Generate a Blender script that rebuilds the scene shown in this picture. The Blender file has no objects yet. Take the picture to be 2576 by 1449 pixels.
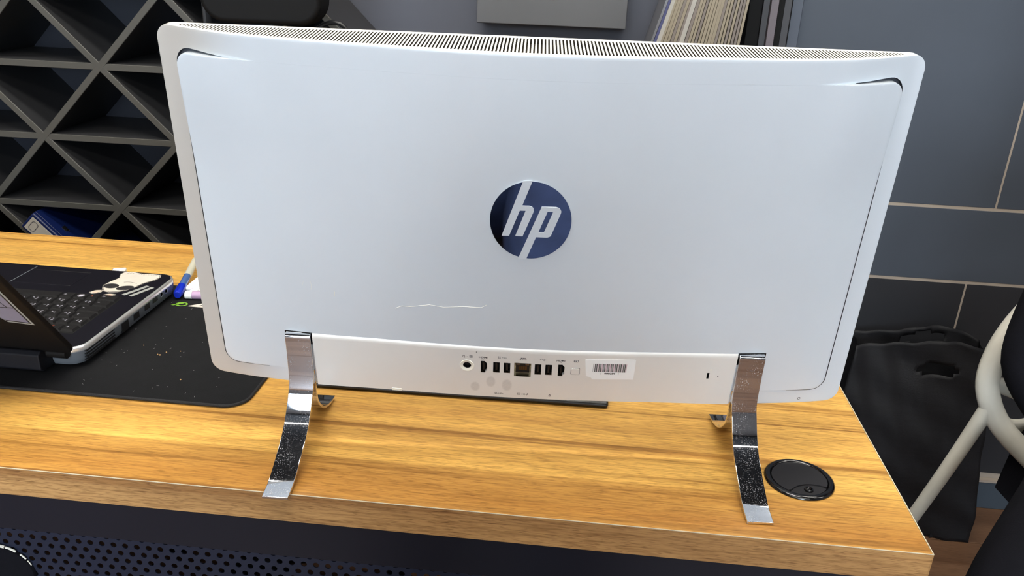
import bpy, bmesh, math, random
import numpy as np
from mathutils import Vector, Matrix, Euler

S = bpy.context.scene
COL = S.collection
random.seed(7)

# ------------------------------------------------------------------ camera, world, exposure
cd = bpy.data.cameras.new('camera'); cam = bpy.data.objects.new('camera', cd); COL.objects.link(cam)
cam.location = (-.34397, -.63287, .49597)
cam.rotation_euler = (1.179039, -.036396, .099419)
cd.sensor_width = 36; cd.lens = 2045.865/2576*36; cd.clip_start = .02; cd.clip_end = 50
cd.dof.use_dof = False
S.camera = cam
S.view_settings.view_transform = 'Standard'; S.view_settings.look = 'None'
S.view_settings.gamma = 1; S.view_settings.use_curve_mapping = False
S.view_settings.exposure = 1.42
w = bpy.data.worlds.new('world'); S.world = w; w.use_nodes = True
w.node_tree.nodes['Background'].inputs[0].default_value = (.55, .65, .85, 1)
w.node_tree.nodes['Background'].inputs[1].default_value = .2

LAMP_POWER = 21.0     # emission of the ceiling tubes
COOL_FILL_POWER = 6.0
FLOOR = -.74; CEIL = 1.96; WALLY = 1.1535

# ------------------------------------------------------------------ materials
def lin(c):
    return tuple(((x/255)/12.92 if x/255 <= .04045 else ((x/255+.055)/1.055)**2.4) for x in c)
def mat(name, rgb, rough=.5, metal=0.0, spec=.5, var=0.0, vscale=8, bump=0.0, bscale=200, emit=None, estr=0, coat=0, alpha=1, trans=0, stretch=(1,1,1), srgb=True):
    m = bpy.data.materials.new(name); m.use_nodes = True
    nt = m.node_tree; b = nt.nodes['Principled BSDF']
    c = lin(rgb) if srgb else rgb
    b.inputs['Base Color'].default_value = (*c, 1); b.inputs['Roughness'].default_value = rough
    b.inputs['Metallic'].default_value = metal; b.inputs['Specular IOR Level'].default_value = spec
    b.inputs['Coat Weight'].default_value = coat; b.inputs['Coat Roughness'].default_value = .08
    b.inputs['Transmission Weight'].default_value = trans
    if emit: b.inputs['Emission Color'].default_value = (*emit, 1); b.inputs['Emission Strength'].default_value = estr
    if var or bump:
        tc = nt.nodes.new('ShaderNodeTexCoord'); mp = nt.nodes.new('ShaderNodeMapping'); mp.inputs['Scale'].default_value = stretch
        nt.links.new(tc.outputs['Object'], mp.inputs['Vector'])
    if var:
        n = nt.nodes.new('ShaderNodeTexNoise'); n.inputs['Scale'].default_value = vscale; n.inputs['Detail'].default_value = 6
        r = nt.nodes.new('ShaderNodeValToRGB'); r.color_ramp.elements[0].position = .3; r.color_ramp.elements[1].position = .7
        r.color_ramp.elements[0].color = (*[x*(1-var) for x in c], 1); r.color_ramp.elements[1].color = (*[min(1, x*(1+var)) for x in c], 1)
        nt.links.new(mp.outputs[0], n.inputs['Vector']); nt.links.new(n.outputs['Fac'], r.inputs[0]); nt.links.new(r.outputs[0], b.inputs['Base Color'])
    if bump:
        n2 = nt.nodes.new('ShaderNodeTexNoise'); n2.inputs['Scale'].default_value = bscale; n2.inputs['Detail'].default_value = 3
        bp = nt.nodes.new('ShaderNodeBump'); bp.inputs['Strength'].default_value = bump; bp.inputs['Distance'].default_value = .001
        nt.links.new(mp.outputs[0], n2.inputs['Vector']); nt.links.new(n2.outputs['Fac'], bp.inputs['Height']); nt.links.new(bp.outputs[0], b.inputs['Normal'])
    return m

def wood(name, base, dark, light, rough=.35, sx=1.0, line=.5, fib=.5):
    """laminate with grain along object X"""
    m = bpy.data.materials.new(name); m.use_nodes = True; nt = m.node_tree; N = nt.nodes; L = nt.links
    b = N['Principled BSDF']; b.inputs['Roughness'].default_value = rough
    tc = N.new('ShaderNodeTexCoord')
    def noise(scale, st, det=4, dist=0):
        mp = N.new('ShaderNodeMapping'); mp.inputs['Scale'].default_value = st; L.new(tc.outputs['Object'], mp.inputs['Vector'])
        n = N.new('ShaderNodeTexNoise'); n.inputs['Scale'].default_value = scale; n.inputs['Detail'].default_value = det; n.inputs['Distortion'].default_value = dist
        L.new(mp.outputs[0], n.inputs['Vector']); return n.outputs['Fac']
    def ramp(f, p0, p1, c0, c1):
        r = N.new('ShaderNodeValToRGB'); r.color_ramp.elements[0].position = p0; r.color_ramp.elements[1].position = p1
        r.color_ramp.elements[0].color = (*c0, 1); r.color_ramp.elements[1].color = (*c1, 1); L.new(f, r.inputs[0]); return r.outputs[0]
    def mix(f, a, bb, kind='MIX'):
        x = N.new('ShaderNodeMix'); x.data_type = 'RGBA'; x.blend_type = kind
        if isinstance(f, float): x.inputs[0].default_value = f
        else: L.new(f, x.inputs[0])
        L.new(a, x.inputs[6]); L.new(bb, x.inputs[7]); return x.outputs[2]
    bands = ramp(noise(1, (.7*sx, 22, 22), 3, .4), .32, .68, lin(dark), lin(light))
    broad = ramp(noise(1, (.5*sx, 7, 7), 2, .2), .35, .65, lin(base), lin(light))
    c = mix(.55, bands, broad)
    lines = ramp(noise(1, (.9*sx, 75, 75), 2, .6), .30, .42, (line, line*.85, line*.7), (1, 1, 1))
    c = mix(1.0, c, lines, 'MULTIPLY')
    fibre = ramp(noise(1, (34*sx, 520, 520), 4, .3), .34, .56, (1-fib*.45, 1-fib*.52, 1-fib*.6), (1, 1, 1))
    c = mix(1.0, c, fibre, 'MULTIPLY')
    pore = ramp(noise(1, (80*sx, 1150, 1150), 2, .2), .30, .46, (1-fib*.62, 1-fib*.70, 1-fib*.78), (1, 1, 1))
    c = mix(1.0, c, pore, 'MULTIPLY')
    patch = ramp(noise(1, (4*sx, 30, 30), 4, .8), .3, .7, (.86, .83, .8), (1.08, 1.08, 1.08))
    c = mix(1.0, c, patch, 'MULTIPLY')
    L.new(c, b.inputs['Base Color'])
    return m

M = {}
M['wood'] = wood('teak_laminate', (206,148,68), (150,97,42), (240,194,104), rough=.40, line=.55, fib=.60)
M['woodedge'] = wood('teak_edge_band', (184,142,90), (150,110,66), (206,164,108), rough=.5, sx=1.1, line=.72, fib=.72)
M['edge_line'] = mat('pale_edge_line', (206,194,168), .4)
M['floor'] = wood('brown_floor', (100,72,52), (76,52,38), (120,90,68), rough=.4, line=.8)
M['shell'] = mat('silver_white_plastic', (214,222,230), .33, .15, .5, var=.035, vscale=5, bump=.03, bscale=900)
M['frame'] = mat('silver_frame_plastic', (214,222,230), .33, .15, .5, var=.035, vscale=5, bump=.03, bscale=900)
def beige_left_edge(m):  # blends the frame colour to beige towards its left edge
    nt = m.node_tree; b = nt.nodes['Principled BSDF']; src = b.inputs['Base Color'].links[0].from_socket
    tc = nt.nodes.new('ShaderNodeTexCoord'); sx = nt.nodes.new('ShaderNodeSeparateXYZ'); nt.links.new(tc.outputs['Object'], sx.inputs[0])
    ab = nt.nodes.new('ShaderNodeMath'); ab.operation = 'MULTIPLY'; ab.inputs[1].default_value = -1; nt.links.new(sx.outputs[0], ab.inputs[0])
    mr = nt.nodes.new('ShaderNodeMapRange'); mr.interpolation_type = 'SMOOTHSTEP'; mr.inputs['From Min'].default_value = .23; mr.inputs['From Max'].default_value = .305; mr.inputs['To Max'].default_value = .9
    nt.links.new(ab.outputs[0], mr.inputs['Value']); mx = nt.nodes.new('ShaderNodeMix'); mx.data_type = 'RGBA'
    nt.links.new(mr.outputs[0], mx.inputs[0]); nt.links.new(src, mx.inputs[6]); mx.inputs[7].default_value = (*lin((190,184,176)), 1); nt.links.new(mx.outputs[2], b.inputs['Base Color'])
beige_left_edge(M['frame'])
def dusty(name):
    m = bpy.data.materials.new(name); m.use_nodes = True; nt = m.node_tree; b = nt.nodes['Principled BSDF']
    b.inputs['Base Color'].default_value = (*lin((225,226,230)), 1); b.inputs['Metallic'].default_value = 1; b.inputs['Roughness'].default_value = .035
    d = nt.nodes.new('ShaderNodeBsdfDiffuse'); d.inputs['Color'].default_value = (.5, .5, .52, 1)
    tc = nt.nodes.new('ShaderNodeTexCoord'); n = nt.nodes.new('ShaderNodeTexNoise'); n.inputs['Scale'].default_value = 900; n.inputs['Detail'].default_value = 2
    n2 = nt.nodes.new('ShaderNodeTexNoise'); n2.inputs['Scale'].default_value = 60
    nt.links.new(tc.outputs['Object'], n.inputs['Vector']); nt.links.new(tc.outputs['Object'], n2.inputs['Vector'])
    r = nt.nodes.new('ShaderNodeMapRange'); r.inputs['From Min'].default_value = .57; r.inputs['From Max'].default_value = .66; r.inputs['To Max'].default_value = .5; nt.links.new(n.outputs['Fac'], r.inputs['Value'])
    r2 = nt.nodes.new('ShaderNodeMapRange'); r2.inputs['From Min'].default_value = .35; r2.inputs['From Max'].default_value = .6; nt.links.new(n2.outputs['Fac'], r2.inputs['Value'])
    ml = nt.nodes.new('ShaderNodeMath'); ml.operation = 'MULTIPLY'; nt.links.new(r.outputs[0], ml.inputs[0]); nt.links.new(r2.outputs[0], ml.inputs[1])
    mx = nt.nodes.new('ShaderNodeMixShader'); nt.links.new(ml.outputs[0], mx.inputs[0]); nt.links.new(b.outputs[0], mx.inputs[1]); nt.links.new(d.outputs[0], mx.inputs[2])
    nt.links.new(mx.outputs[0], nt.nodes['Material Output'].inputs[0]); return m
M['chrome_dusty'] = dusty('dusty_chrome')
M['grille'] = mat('white_vent_plastic', (236,234,222), .5)
M['seam'] = mat('dark_seam', (70,72,78), .7)  # dark grey stands in for the shade inside the cover gap
M['slot'] = mat('vent_inside', (50,43,30), .8)
M['dark'] = mat('black_plastic', (16,16,18), .4)
M['darkhole'] = mat('port_black', (8,8,9), .5)
M['chrome'] = mat('chrome', (225,226,230), .035, 1.0)
M['steel'] = mat('port_steel', (150,142,125), .25, 1.0)
M['gold'] = mat('gold_pin', (120,84,30), .4, .6)
M['black_glass'] = mat('screen_glass', (6,6,8), .06, 0, .5, coat=.5)
M['print'] = mat('dark_grey_print', (70,70,74), .6)
M['paper'] = mat('white_label', (240,242,243), .5, var=.02)
M['pink'] = mat('faded_pink_ink', (205,180,190), .6)
M['ink'] = mat('black_ink', (34,32,34), .6)
M['wall'] = mat('blue_grey_wall_panel', (67,73,83), .5, 0, .35, var=.08, vscale=3.5)
M['wall_low'] = mat('dark_grey_wall_panel', (42,43,47), .5, 0, .35, var=.10, vscale=3.5)
M['wall_niche'] = mat('niche_wall', (72,74,84), .6, var=.06, vscale=2)
M['joint'] = mat('beige_joint_strip', (160,148,136), .5)
M['base'] = mat('blue_grey_skirting', (62,72,82), .5)
M['roomwall'] = mat('room_wall_dark', (120,122,128), .7)
M['ceil'] = mat('ceiling_black', (20,20,22), .8)
M['lamp'] = mat('lamp_diffuser', (255,255,255), .5, emit=(1.0,.96,.88), estr=LAMP_POWER)
M['daylight'] = mat('daylight_pane', (255,255,255), .5, emit=(.72,.86,1.0), estr=COOL_FILL_POWER)
M['lattice'] = mat('charcoal_board', (44,44,46), .45, 0, .4, var=.08, vscale=9)
M['lattice_edge'] = mat('charcoal_edge_band', (72,70,65), .45)  # board front strips, a lighter charcoal than the board faces
M['lattice_back'] = mat('dark_back_board', (24,27,38), .6)
M['grey_box'] = mat('grey_board', (82,83,86), .6, var=.04)
M['rubber'] = mat('black_cloth_mat', (19,19,21), .85, 0, .2, var=.14, vscale=60, bump=.3, bscale=1500)
M['stitch'] = mat('mat_stitching', (15,15,18), .7, bump=.8, bscale=900)
M['lapdeck'] = mat('laptop_black_deck', (17,16,24), .35, 0, .5, var=.12, vscale=30)
M['laplid'] = mat('laptop_dark_lid', (16,14,14), .6, 0, .2, var=.12, vscale=6)
M['lapsilver'] = mat('laptop_silver_side', (112,118,126), .35, .4)
M['battery'] = mat('battery_shell', (12,13,20), .6, 0, .3)
M['gloss_black'] = mat('glossy_black_ring', (10,10,12), .16, 0, .5, coat=.4)
M['satin_black'] = mat('satin_black_lid', (30,29,32), .5)
M['lapbright'] = mat('laptop_bright_lip', (222,222,222), .22, .7)
M['key'] = mat('black_key', (27,26,27), .42)
M['keyprint'] = mat('key_print', (190,188,200), .6)
M['keyorange'] = mat('key_print_orange', (190,90,60), .6)
M['sticker_white'] = mat('sticker_white', (205,198,186), .5, var=.05, vscale=60)
M['sticker_pink'] = mat('sticker_peach', (225,180,160), .5)
M['sticker_grey'] = mat('sticker_grey', (150,152,148), .5)
M['sticker_lilac'] = mat('sticker_lilac', (128,126,144), .4, var=.08, vscale=30)
M['blue'] = mat('blue_binder', (10,26,74), .4, var=.08)
M['binder_label'] = mat('binder_label', (168,162,152), .6, var=.06, vscale=40)
M['bluecap'] = mat('blue_pen_cap', (16,40,170), .25, coat=.4)
M['bluebarrel'] = mat('blue_clear_barrel', (70,98,150), .2, coat=.4)
M['clear'] = mat('frosted_barrel', (188,186,168), .3)
M['whiteplastic'] = mat('white_plastic', (232,232,228), .35)
M['purple'] = mat('purple_print', (165,70,130), .5)
M['mauve'] = mat('mauve_barrel', (170,140,170), .35)
M['maroon'] = mat('maroon_print', (105,62,72), .5)
M['green'] = mat('green_print', (120,170,40), .5)
M['crumb'] = mat('crumb', (190,150,95), .8)
M['perf'] = mat('navy_perforated_metal', (30,36,54), .45, .1, .4, var=.06, vscale=5)
M['navy_metal'] = mat('navy_black_metal', (25,26,36), .45, .1, .4, var=.06, vscale=5)
M['bag'] = mat('black_woven_cloth', (17,17,21), .6, 0, .35, var=.22, vscale=4, stretch=(4,4,40), bump=.5, bscale=40)
M['chair_white'] = mat('white_chair_plastic', (206,202,190), .4, 0, .4, var=.07, vscale=16)
M['cloth_black'] = mat('black_jersey', (17,17,22), .95, 0, .1, var=.12, vscale=30, bump=.6, bscale=700)
M['jeans'] = mat('blue_denim', (40,52,84), .9, 0, .2, var=.2, vscale=22, stretch=(1,1,3), bump=.4, bscale=500)
M['shirt'] = mat('white_shirt', (215,213,208), .9)
M['skin'] = mat('skin', (188,140,116), .5)
M['hair'] = mat('dark_hair', (28,22,20), .6)
M['shoe'] = mat('dark_shoe', (26,26,28), .5)
M['paperstack'] = mat('folder_edges', (132,124,108), .7, var=.05, vscale=30)
M['paperstack_grey'] = mat('folder_edges_grey', (112,105,100), .7)
M['paperstack_olive'] = mat('folder_edges_olive', (126,118,94), .7)
M['paperstack_white'] = mat('folder_edges_white', (156,154,148), .6)
M['folder_blue'] = mat('folder_blue', (58,62,100), .5)
M['folder_clear'] = mat('folder_clear_sleeve', (100,100,104), .3)
M['pink_trim'] = mat('mauve_grey_trim', (98,90,96), .5)
M['dark_trim'] = mat('dark_grey_trim', (52,52,56), .5)
M['black_trim'] = mat('black_trim', (4,4,5), .7, 0, .25)
M['blue_trim'] = mat('blue_grey_trim', (70,76,88), .5)

# ------------------------------------------------------------------ mesh helpers
class MB:
    def __init__(s): s.v = []; s.f = []
    def add(s, vs, fs):
        o = len(s.v); s.v += [tuple(v) for v in vs]; s.f += [tuple(i+o for i in f) for f in fs]; return s
    def box(s, x0, x1, y0, y1, z0, z1, R=None, o=(0,0,0)):
        c = [Vector((x, y, z)) for z in (z0, z1) for y in (y0, y1) for x in (x0, x1)]
        if R is not None: c = [R @ v for v in c]
        c = [v+Vector(o) for v in c]
        return s.add(c, [(0,2,3,1),(4,5,7,6),(0,1,5,4),(2,6,7,3),(0,4,6,2),(1,3,7,5)])
    def prism(s, loop, fn0, fn1):
        """closed loop of 2d points, mapped by fn0 (one side) and fn1 (other side)"""
        n = len(loop); s.add([fn0(*q) for q in loop]+[fn1(*q) for q in loop],
              [tuple(range(n))[::-1], tuple(range(n, 2*n))]+[(i, (i+1) % n, (i+1) % n+n, i+n) for i in range(n)]); return s
    def tube(s, path, rads, n=12, cap=True, flat=1.0, side=None):
        P = [Vector(p) for p in path]; m = len(P)
        if not hasattr(rads, '__len__'): rads = [rads]*m
        up = Vector(side) if side else Vector((0, 0, 1)); vs = []
        prev = None
        for i, p in enumerate(P):
            t = (P[min(i+1, m-1)]-P[max(i-1, 0)]).normalized()
            if prev is None:
                a = up if abs(t.dot(up)) < .95 else Vector((1, 0, 0))
                x = (a-t*a.dot(t)).normalized()
            else: x = (prev-t*prev.dot(t)).normalized()
            prev = x; y = t.cross(x)
            for k in range(n):
                a = 2*math.pi*k/n; vs.append(p+x*math.cos(a)*rads[i]+y*math.sin(a)*rads[i]*flat)
        fs = [(i*n+k, i*n+(k+1) % n, (i+1)*n+(k+1) % n, (i+1)*n+k) for i in range(m-1) for k in range(n)]
        if cap: fs += [tuple(range(n))[::-1], tuple((m-1)*n+k for k in range(n))]
        return s.add(vs, fs)
    def lathe(s, prof, n=32, o=(0,0,0), R=None):
        vs = []
        for (r, z) in prof:
            for k in range(n):
                a = 2*math.pi*k/n; v = Vector((r*math.cos(a), r*math.sin(a), z))
                if R is not None: v = R @ v
                vs.append(v+Vector(o))
        m = len(prof)
        fs = [(i*n+k, i*n+(k+1) % n, (i+1)*n+(k+1) % n, (i+1)*n+k) for i in range(m-1) for k in range(n)]
        if prof[0][0] > 1e-6: fs.append(tuple(range(n))[::-1])
        if prof[-1][0] > 1e-6: fs.append(tuple((m-1)*n+k for k in range(n)))
        return s.add(vs, fs)
    def grid(s, nu, nv, fn, skip=None):
        vs = [fn(i, j) for j in range(nv) for i in range(nu)]
        fs = [(j*nu+i, j*nu+i+1, (j+1)*nu+i+1, (j+1)*nu+i) for j in range(nv-1) for i in range(nu-1) if not (skip and skip(i, j))]
        return s.add(vs, fs)
    def build(s, name, m, parent=None, smooth=False, bevel=0, seg=2, fixn=True, autos=None, loc=None):
        me = bpy.data.meshes.new(name); me.from_pydata([tuple(v) for v in s.v], [], s.f)
        if fixn or smooth:
            bm = bmesh.new(); bm.from_mesh(me)
            if smooth: bmesh.ops.remove_doubles(bm, verts=bm.verts, dist=1e-6)
            if fixn: bmesh.ops.recalc_face_normals(bm, faces=bm.faces)
            bm.to_mesh(me); bm.free()
        me.materials.append(M[m] if isinstance(m, str) else m)
        if smooth or bevel:
            me.polygons.foreach_set('use_smooth', [True]*len(me.polygons))
            me.set_sharp_from_angle(angle=math.radians(autos if autos else 38))
        o = bpy.data.objects.new(name, me); COL.objects.link(o)
        if parent is not None: o.parent = parent
        if loc is not None: o.location = loc
        if bevel:
            b = o.modifiers.new('bevel', 'BEVEL'); b.width = bevel; b.segments = seg; b.limit_method = 'ANGLE'; b.angle_limit = math.radians(35)
            b.harden_normals = True
        return o

def tag(o, label=None, cat=None, group=None, kind=None):
    if label: o['label'] = label
    if cat: o['category'] = cat
    if group: o['group'] = group
    if kind: o['kind'] = kind
    return o
def empty(name, loc=(0,0,0), rz=0, label=None, cat=None, group=None, kind=None, rot=None):
    o = bpy.data.objects.new(name, None); COL.objects.link(o); o.location = loc
    o.rotation_euler = rot if rot else (0, 0, rz); o.empty_display_size = .05
    return tag(o, label, cat, group, kind)
def box(name, m, parent, x0, x1, y0, y1, z0, z1, bevel=0, seg=2, R=None, o=(0,0,0)):
    return MB().box(x0, x1, y0, y1, z0, z1, R, o).build(name, m, parent, bevel=bevel, seg=seg)

def curve_fill(loops, ext=0.0):
    """2-D loops (holes allowed) -> list of verts (x, y, z) and faces"""
    c = bpy.data.curves.new('tmp', 'CURVE'); c.dimensions = '2D'; c.fill_mode = 'BOTH'; c.extrude = ext
    for lp in loops:
        sp = c.splines.new('POLY'); sp.points.add(len(lp)-1)
        for p, q in zip(sp.points, lp): p.co = (q[0], q[1], 0, 1)
        sp.use_cyclic_u = True
    o = bpy.data.objects.new('tmp', c); COL.objects.link(o)
    me = o.to_mesh(); vs = [tuple(v.co) for v in me.vertices]; fs = [tuple(p.vertices) for p in me.polygons]
    o.to_mesh_clear(); bpy.data.objects.remove(o); bpy.data.curves.remove(c); return vs, fs
def text_fill(s, size, ext=0.0, bold=0.0):
    c = bpy.data.curves.new('tmp', 'FONT'); c.body = s; c.size = size; c.extrude = ext; c.align_x = 'CENTER'; c.align_y = 'CENTER'; c.offset = bold; c.resolution_u = 3
    o = bpy.data.objects.new('tmp', c); COL.objects.link(o); me = o.to_mesh()
    vs = [tuple(v.co) for v in me.vertices]; fs = [tuple(p.vertices) for p in me.polygons]
    o.to_mesh_clear(); bpy.data.objects.remove(o); bpy.data.curves.remove(c); return vs, fs
def on_frame(vs, F):
    O, X, Y, N = F; return [O+X*a+Y*b+N*c for a, b, c in vs]
def ss(x, a, b):
    t = min(1, max(0, (x-a)/(b-a))); return t*t*(3-2*t)
def circ(cx, cy, rx, ry=None, n=32, a0=0):
    ry = rx if ry is None else ry
    return [(cx+rx*math.cos(a0+2*math.pi*k/n), cy+ry*math.sin(a0+2*math.pi*k/n)) for k in range(n)]
def rrect(x0, x1, y0, y1, r, m=5):
    pts = []
    for cx, cy, a in ((x1-r, y1-r, 0), (x0+r, y1-r, 90), (x0+r, y0+r, 180), (x1-r, y0+r, 270)):
        for k in range(m+1):
            t = math.radians(a+90*k/m); pts.append((cx+r*math.cos(t), cy+r*math.sin(t)))
    return pts

# ------------------------------------------------------------------ room
X0, X1, Y0 = -3.6, 2.6, -4.2
fl = tag(box('floor', 'floor', None, X0, X1, Y0, 1.3, FLOOR-.04, FLOOR-.012), kind='structure')
proto = None; r = 0
y = -1.4
while y < 1.15:
    x = -2.4+(r % 3)*.4; k = 0
    while x < 2.0:
        x1 = min(x+1.2, 2.0); y1 = min(y+.16, 1.15)
        if proto is None:
            proto = MB().box(-.599, .599, -.0792, .0792, -.012, 0).build('floor_plank', 'floor', fl, bevel=.0012, seg=1); o = proto
        else:
            o = proto.copy(); COL.objects.link(o); o.parent = fl
        o.location = (x+.6, y+.08, FLOOR)
        x += 1.2
    y += .16; r += 1
tag(box('ceiling', 'ceil', None, X0, X1, Y0, 1.3, CEIL, CEIL+.05), kind='structure')
tag(box('wall_front', 'roomwall', None, X0, X1, Y0-.06, Y0, FLOOR, CEIL), kind='structure')
tag(box('wall_left', 'roomwall', None, X0-.06, X0, Y0, 1.3, FLOOR, CEIL), kind='structure')
tag(box('wall_right', 'roomwall', None, X1, X1+.06, Y0, 1.3, FLOOR, CEIL), kind='structure')
wb = tag(box('wall_back', 'joint', None, X0, X1, WALLY+.0008, WALLY+.06, FLOOR, CEIL), kind='structure')
g = .0035
zr = [-.648, -.1525, .0187, 1.10, CEIL]
rows = [(zr[0], zr[1], [-.75, .01, .528, 1.3, 2.05, X1], 'wall_low'),
        (zr[1], zr[2], [-.2, .01, 1.12, X1], 'wall'),
        (zr[2], zr[3], [-.9, .052, .546, 1.3, 2.05, X1], 'wall'),
        (zr[3], zr[4], [-.9, .3, 1.5, X1], 'wall')]
for z0, z1, xs, mm in rows:
    xs = [X0]+xs
    for a, b in zip(xs[:-1], xs[1:]):
        nm = 'wall_niche' if (b <= .06) else mm
        box('wall_panel', nm, wb, a+(g if a > X0 else 0)*.6, b-g*.6, WALLY, WALLY+.012, z0+g, z1-g, bevel=.0008, seg=1)
tag(box('baseboard_back', 'base', None, X0, X1, WALLY-.012, WALLY+.01, FLOOR, FLOOR+.075, bevel=.002), kind='structure')
tag(box('trim_1', 'joint', None, .06, X1, WALLY-.014, WALLY, FLOOR+.0765, FLOOR+.082), kind='structure')
# added cool fill light behind the camera, shaped as a framed window
wn = empty('window_1', (0, 0, 0), kind='structure')
box('window_frame', 'dark', wn, -1.60, .60, Y0, Y0+.03, -.3, 1.5)
for a in (-1.54, -.46): box('pane', 'daylight', wn, a, a+1.0, Y0+.03, Y0+.034, -.25, 1.45)

# upright profiles of the door casing beside the files
dc = empty('door_1', (0, 0, 0), kind='structure')
for i, (a, b, mm, yy) in enumerate([(-.045, -.0195, 'black_trim', 1.09), (-.0195, -.0065, 'dark_trim', 1.085), (-.0065, .0085, 'pink_trim', 1.075),
                     (.0085, .024, 'black_trim', 1.095), (.024, .0385, 'dark_trim', 1.10), (.0385, .0425, 'black_trim', 1.11), (.0425, .066, 'blue_trim', 1.125)]):
    box('door_casing', mm, dc, a, b, yy, WALLY, FLOOR, CEIL, bevel=.0012, seg=1)
# light blue bag-like niche wall is wall_back itself

# ------------------------------------------------------------------ ceiling lamps
def ceiling_lamp(x, y, L, ang, where):
    t = empty('ceiling_lamp', (x, y, CEIL), ang, where, 'lamp', 'tube lamps on the black ceiling')
    box('lamp_housing', 'whiteplastic', t, -L/2-.01, L/2+.01, -.045, .045, -.03, 0, bevel=.003)
    box('lamp_diffuser', 'lamp', t, -L/2, L/2, -.038, .038, -.042, -.0302)
for x, y, L, a, lab in [(-1.25, .38, 1.5, .12, 'slim white tube lamp above the laptop end of the desk'), (.15, .52, 1.5, .12, 'slim white tube lamp above the monitor and tote bag'),
                        (-1.3, -2.35, 1.5, .12, 'slim white tube lamp mid room, first of its row'), (.35, -2.2, 1.5, .12, 'slim white tube lamp mid room, far end of its row'),
                        (-.50, -.34, 1.0, .04, 'short white tube lamp above the front edge of the desk'), (-.50, -.56, 1.0, .04, 'short white tube lamp right above the viewer'),
                        (-2.55, -.40, 1.2, .12, 'slim white tube lamp near the side wall before the laptop'), (1.65, -.30, 1.2, .12, 'slim white tube lamp over the floor past the desk end'),
                        (-.4, -3.6, 1.5, .12, 'slim white tube lamp at the front wall')]:
    ceiling_lamp(x, y, L, a, lab)

# ------------------------------------------------------------------ desk
DX0, DD, DT = -2.1, .657, .0326
desk = empty('desk', (-1.05, .33, FLOOR), 0, 'long desk with glossy teak-look top on a black base with perforated front', 'desk')
dp = Vector((-1.05, .33, FLOOR))
def dbox(name, m, x0, x1, y0, y1, z0, z1, bevel=0, seg=2, par=desk):
    return MB().box(x0-dp.x, x1-dp.x, y0-dp.y, y1-dp.y, z0-dp.z, z1-dp.z).build(name, m, par, bevel=bevel, seg=seg)
GX, GY, GR = -.0989, .1006, .0355
tb = MB()   # top with a round hole for the grommet
n = 48; hole = [(GX+.030*math.cos(2*math.pi*k/n), GY+.030*math.sin(2*math.pi*k/n)) for k in range(n)]
vs, fs = curve_fill([[(DX0, .0008), (-.0008, .0008), (-.0008, DD), (DX0, DD)], hole], ext=(DT-.0004)/2)
tb.add([(x-dp.x, y-dp.y, z-(DT+.0004)/2-dp.z) for x, y, z in vs], fs)
tb.build('desk_top', 'wood', desk)
dbox('edge_band', 'woodedge', DX0, -.0006, -.0002, .0008, -DT, -.0009)
# side edge band
MB().box(-.0008-dp.x, .0002-dp.x, -.0002-dp.y, DD-dp.y, -DT-dp.z, -.0009-dp.z).build('edge_band', 'woodedge', desk)
dbox('edge_line', 'edge_line', DX0, -.0002, -.0003, .0004, -.0006, .0001)
dbox('edge_line', 'edge_line', -.0006, .0003, 0, DD, -.0010, .0001)
# black base: apron band, perforated sheet, posts
dbox('apron', 'navy_metal', DX0, -.012, .030, .034, -.1045, -DT, bevel=.0008, seg=1)
for px in (-.052, DX0): dbox('base_post', 'navy_metal', px, px+.04, .036, .62, FLOOR, -DT, bevel=.001)
dbox('floor_rail', 'navy_metal', DX0+.04, -.052, .036, .06, FLOOR, FLOOR+.03)
# perforated sheet
pm = MB(); PX, PZ = .0133, .0103; yf, yb = .0346, .0358; rr_ = .0034
def pcell(cx, cz, hole=True):
    hx, hz = PX/2, PZ/2; m = 12
    def sq(k):
        a = 2*math.pi*(k+.5)/m; c, s_ = math.cos(a), math.sin(a)
        t = min(hx/max(abs(c), 1e-6), hz/max(abs(s_), 1e-6)); return (cx+c*t, cz+s_*t)
    ks = list(range(m))
    vs = []; 
    for k in ks: vs.append((*[sq(k)[0]], yf, sq(k)[1]))
    for k in ks:
        a = 2*math.pi*(k+.5)/m; vs.append((cx+rr_*math.cos(a), yf, cz+rr_*math.sin(a)))
    for k in ks:
        a = 2*math.pi*(k+.5)/m; vs.append((cx+rr_*math.cos(a), yb, cz+rr_*math.sin(a)))
    fs = [(k, (k+1) % m, m+(k+1) % m, m+k) for k in ks]+[(m+k, m+(k+1) % m, 2*m+(k+1) % m, 2*m+k) for k in ks]
    # cell corners
    return vs, fs
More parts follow.
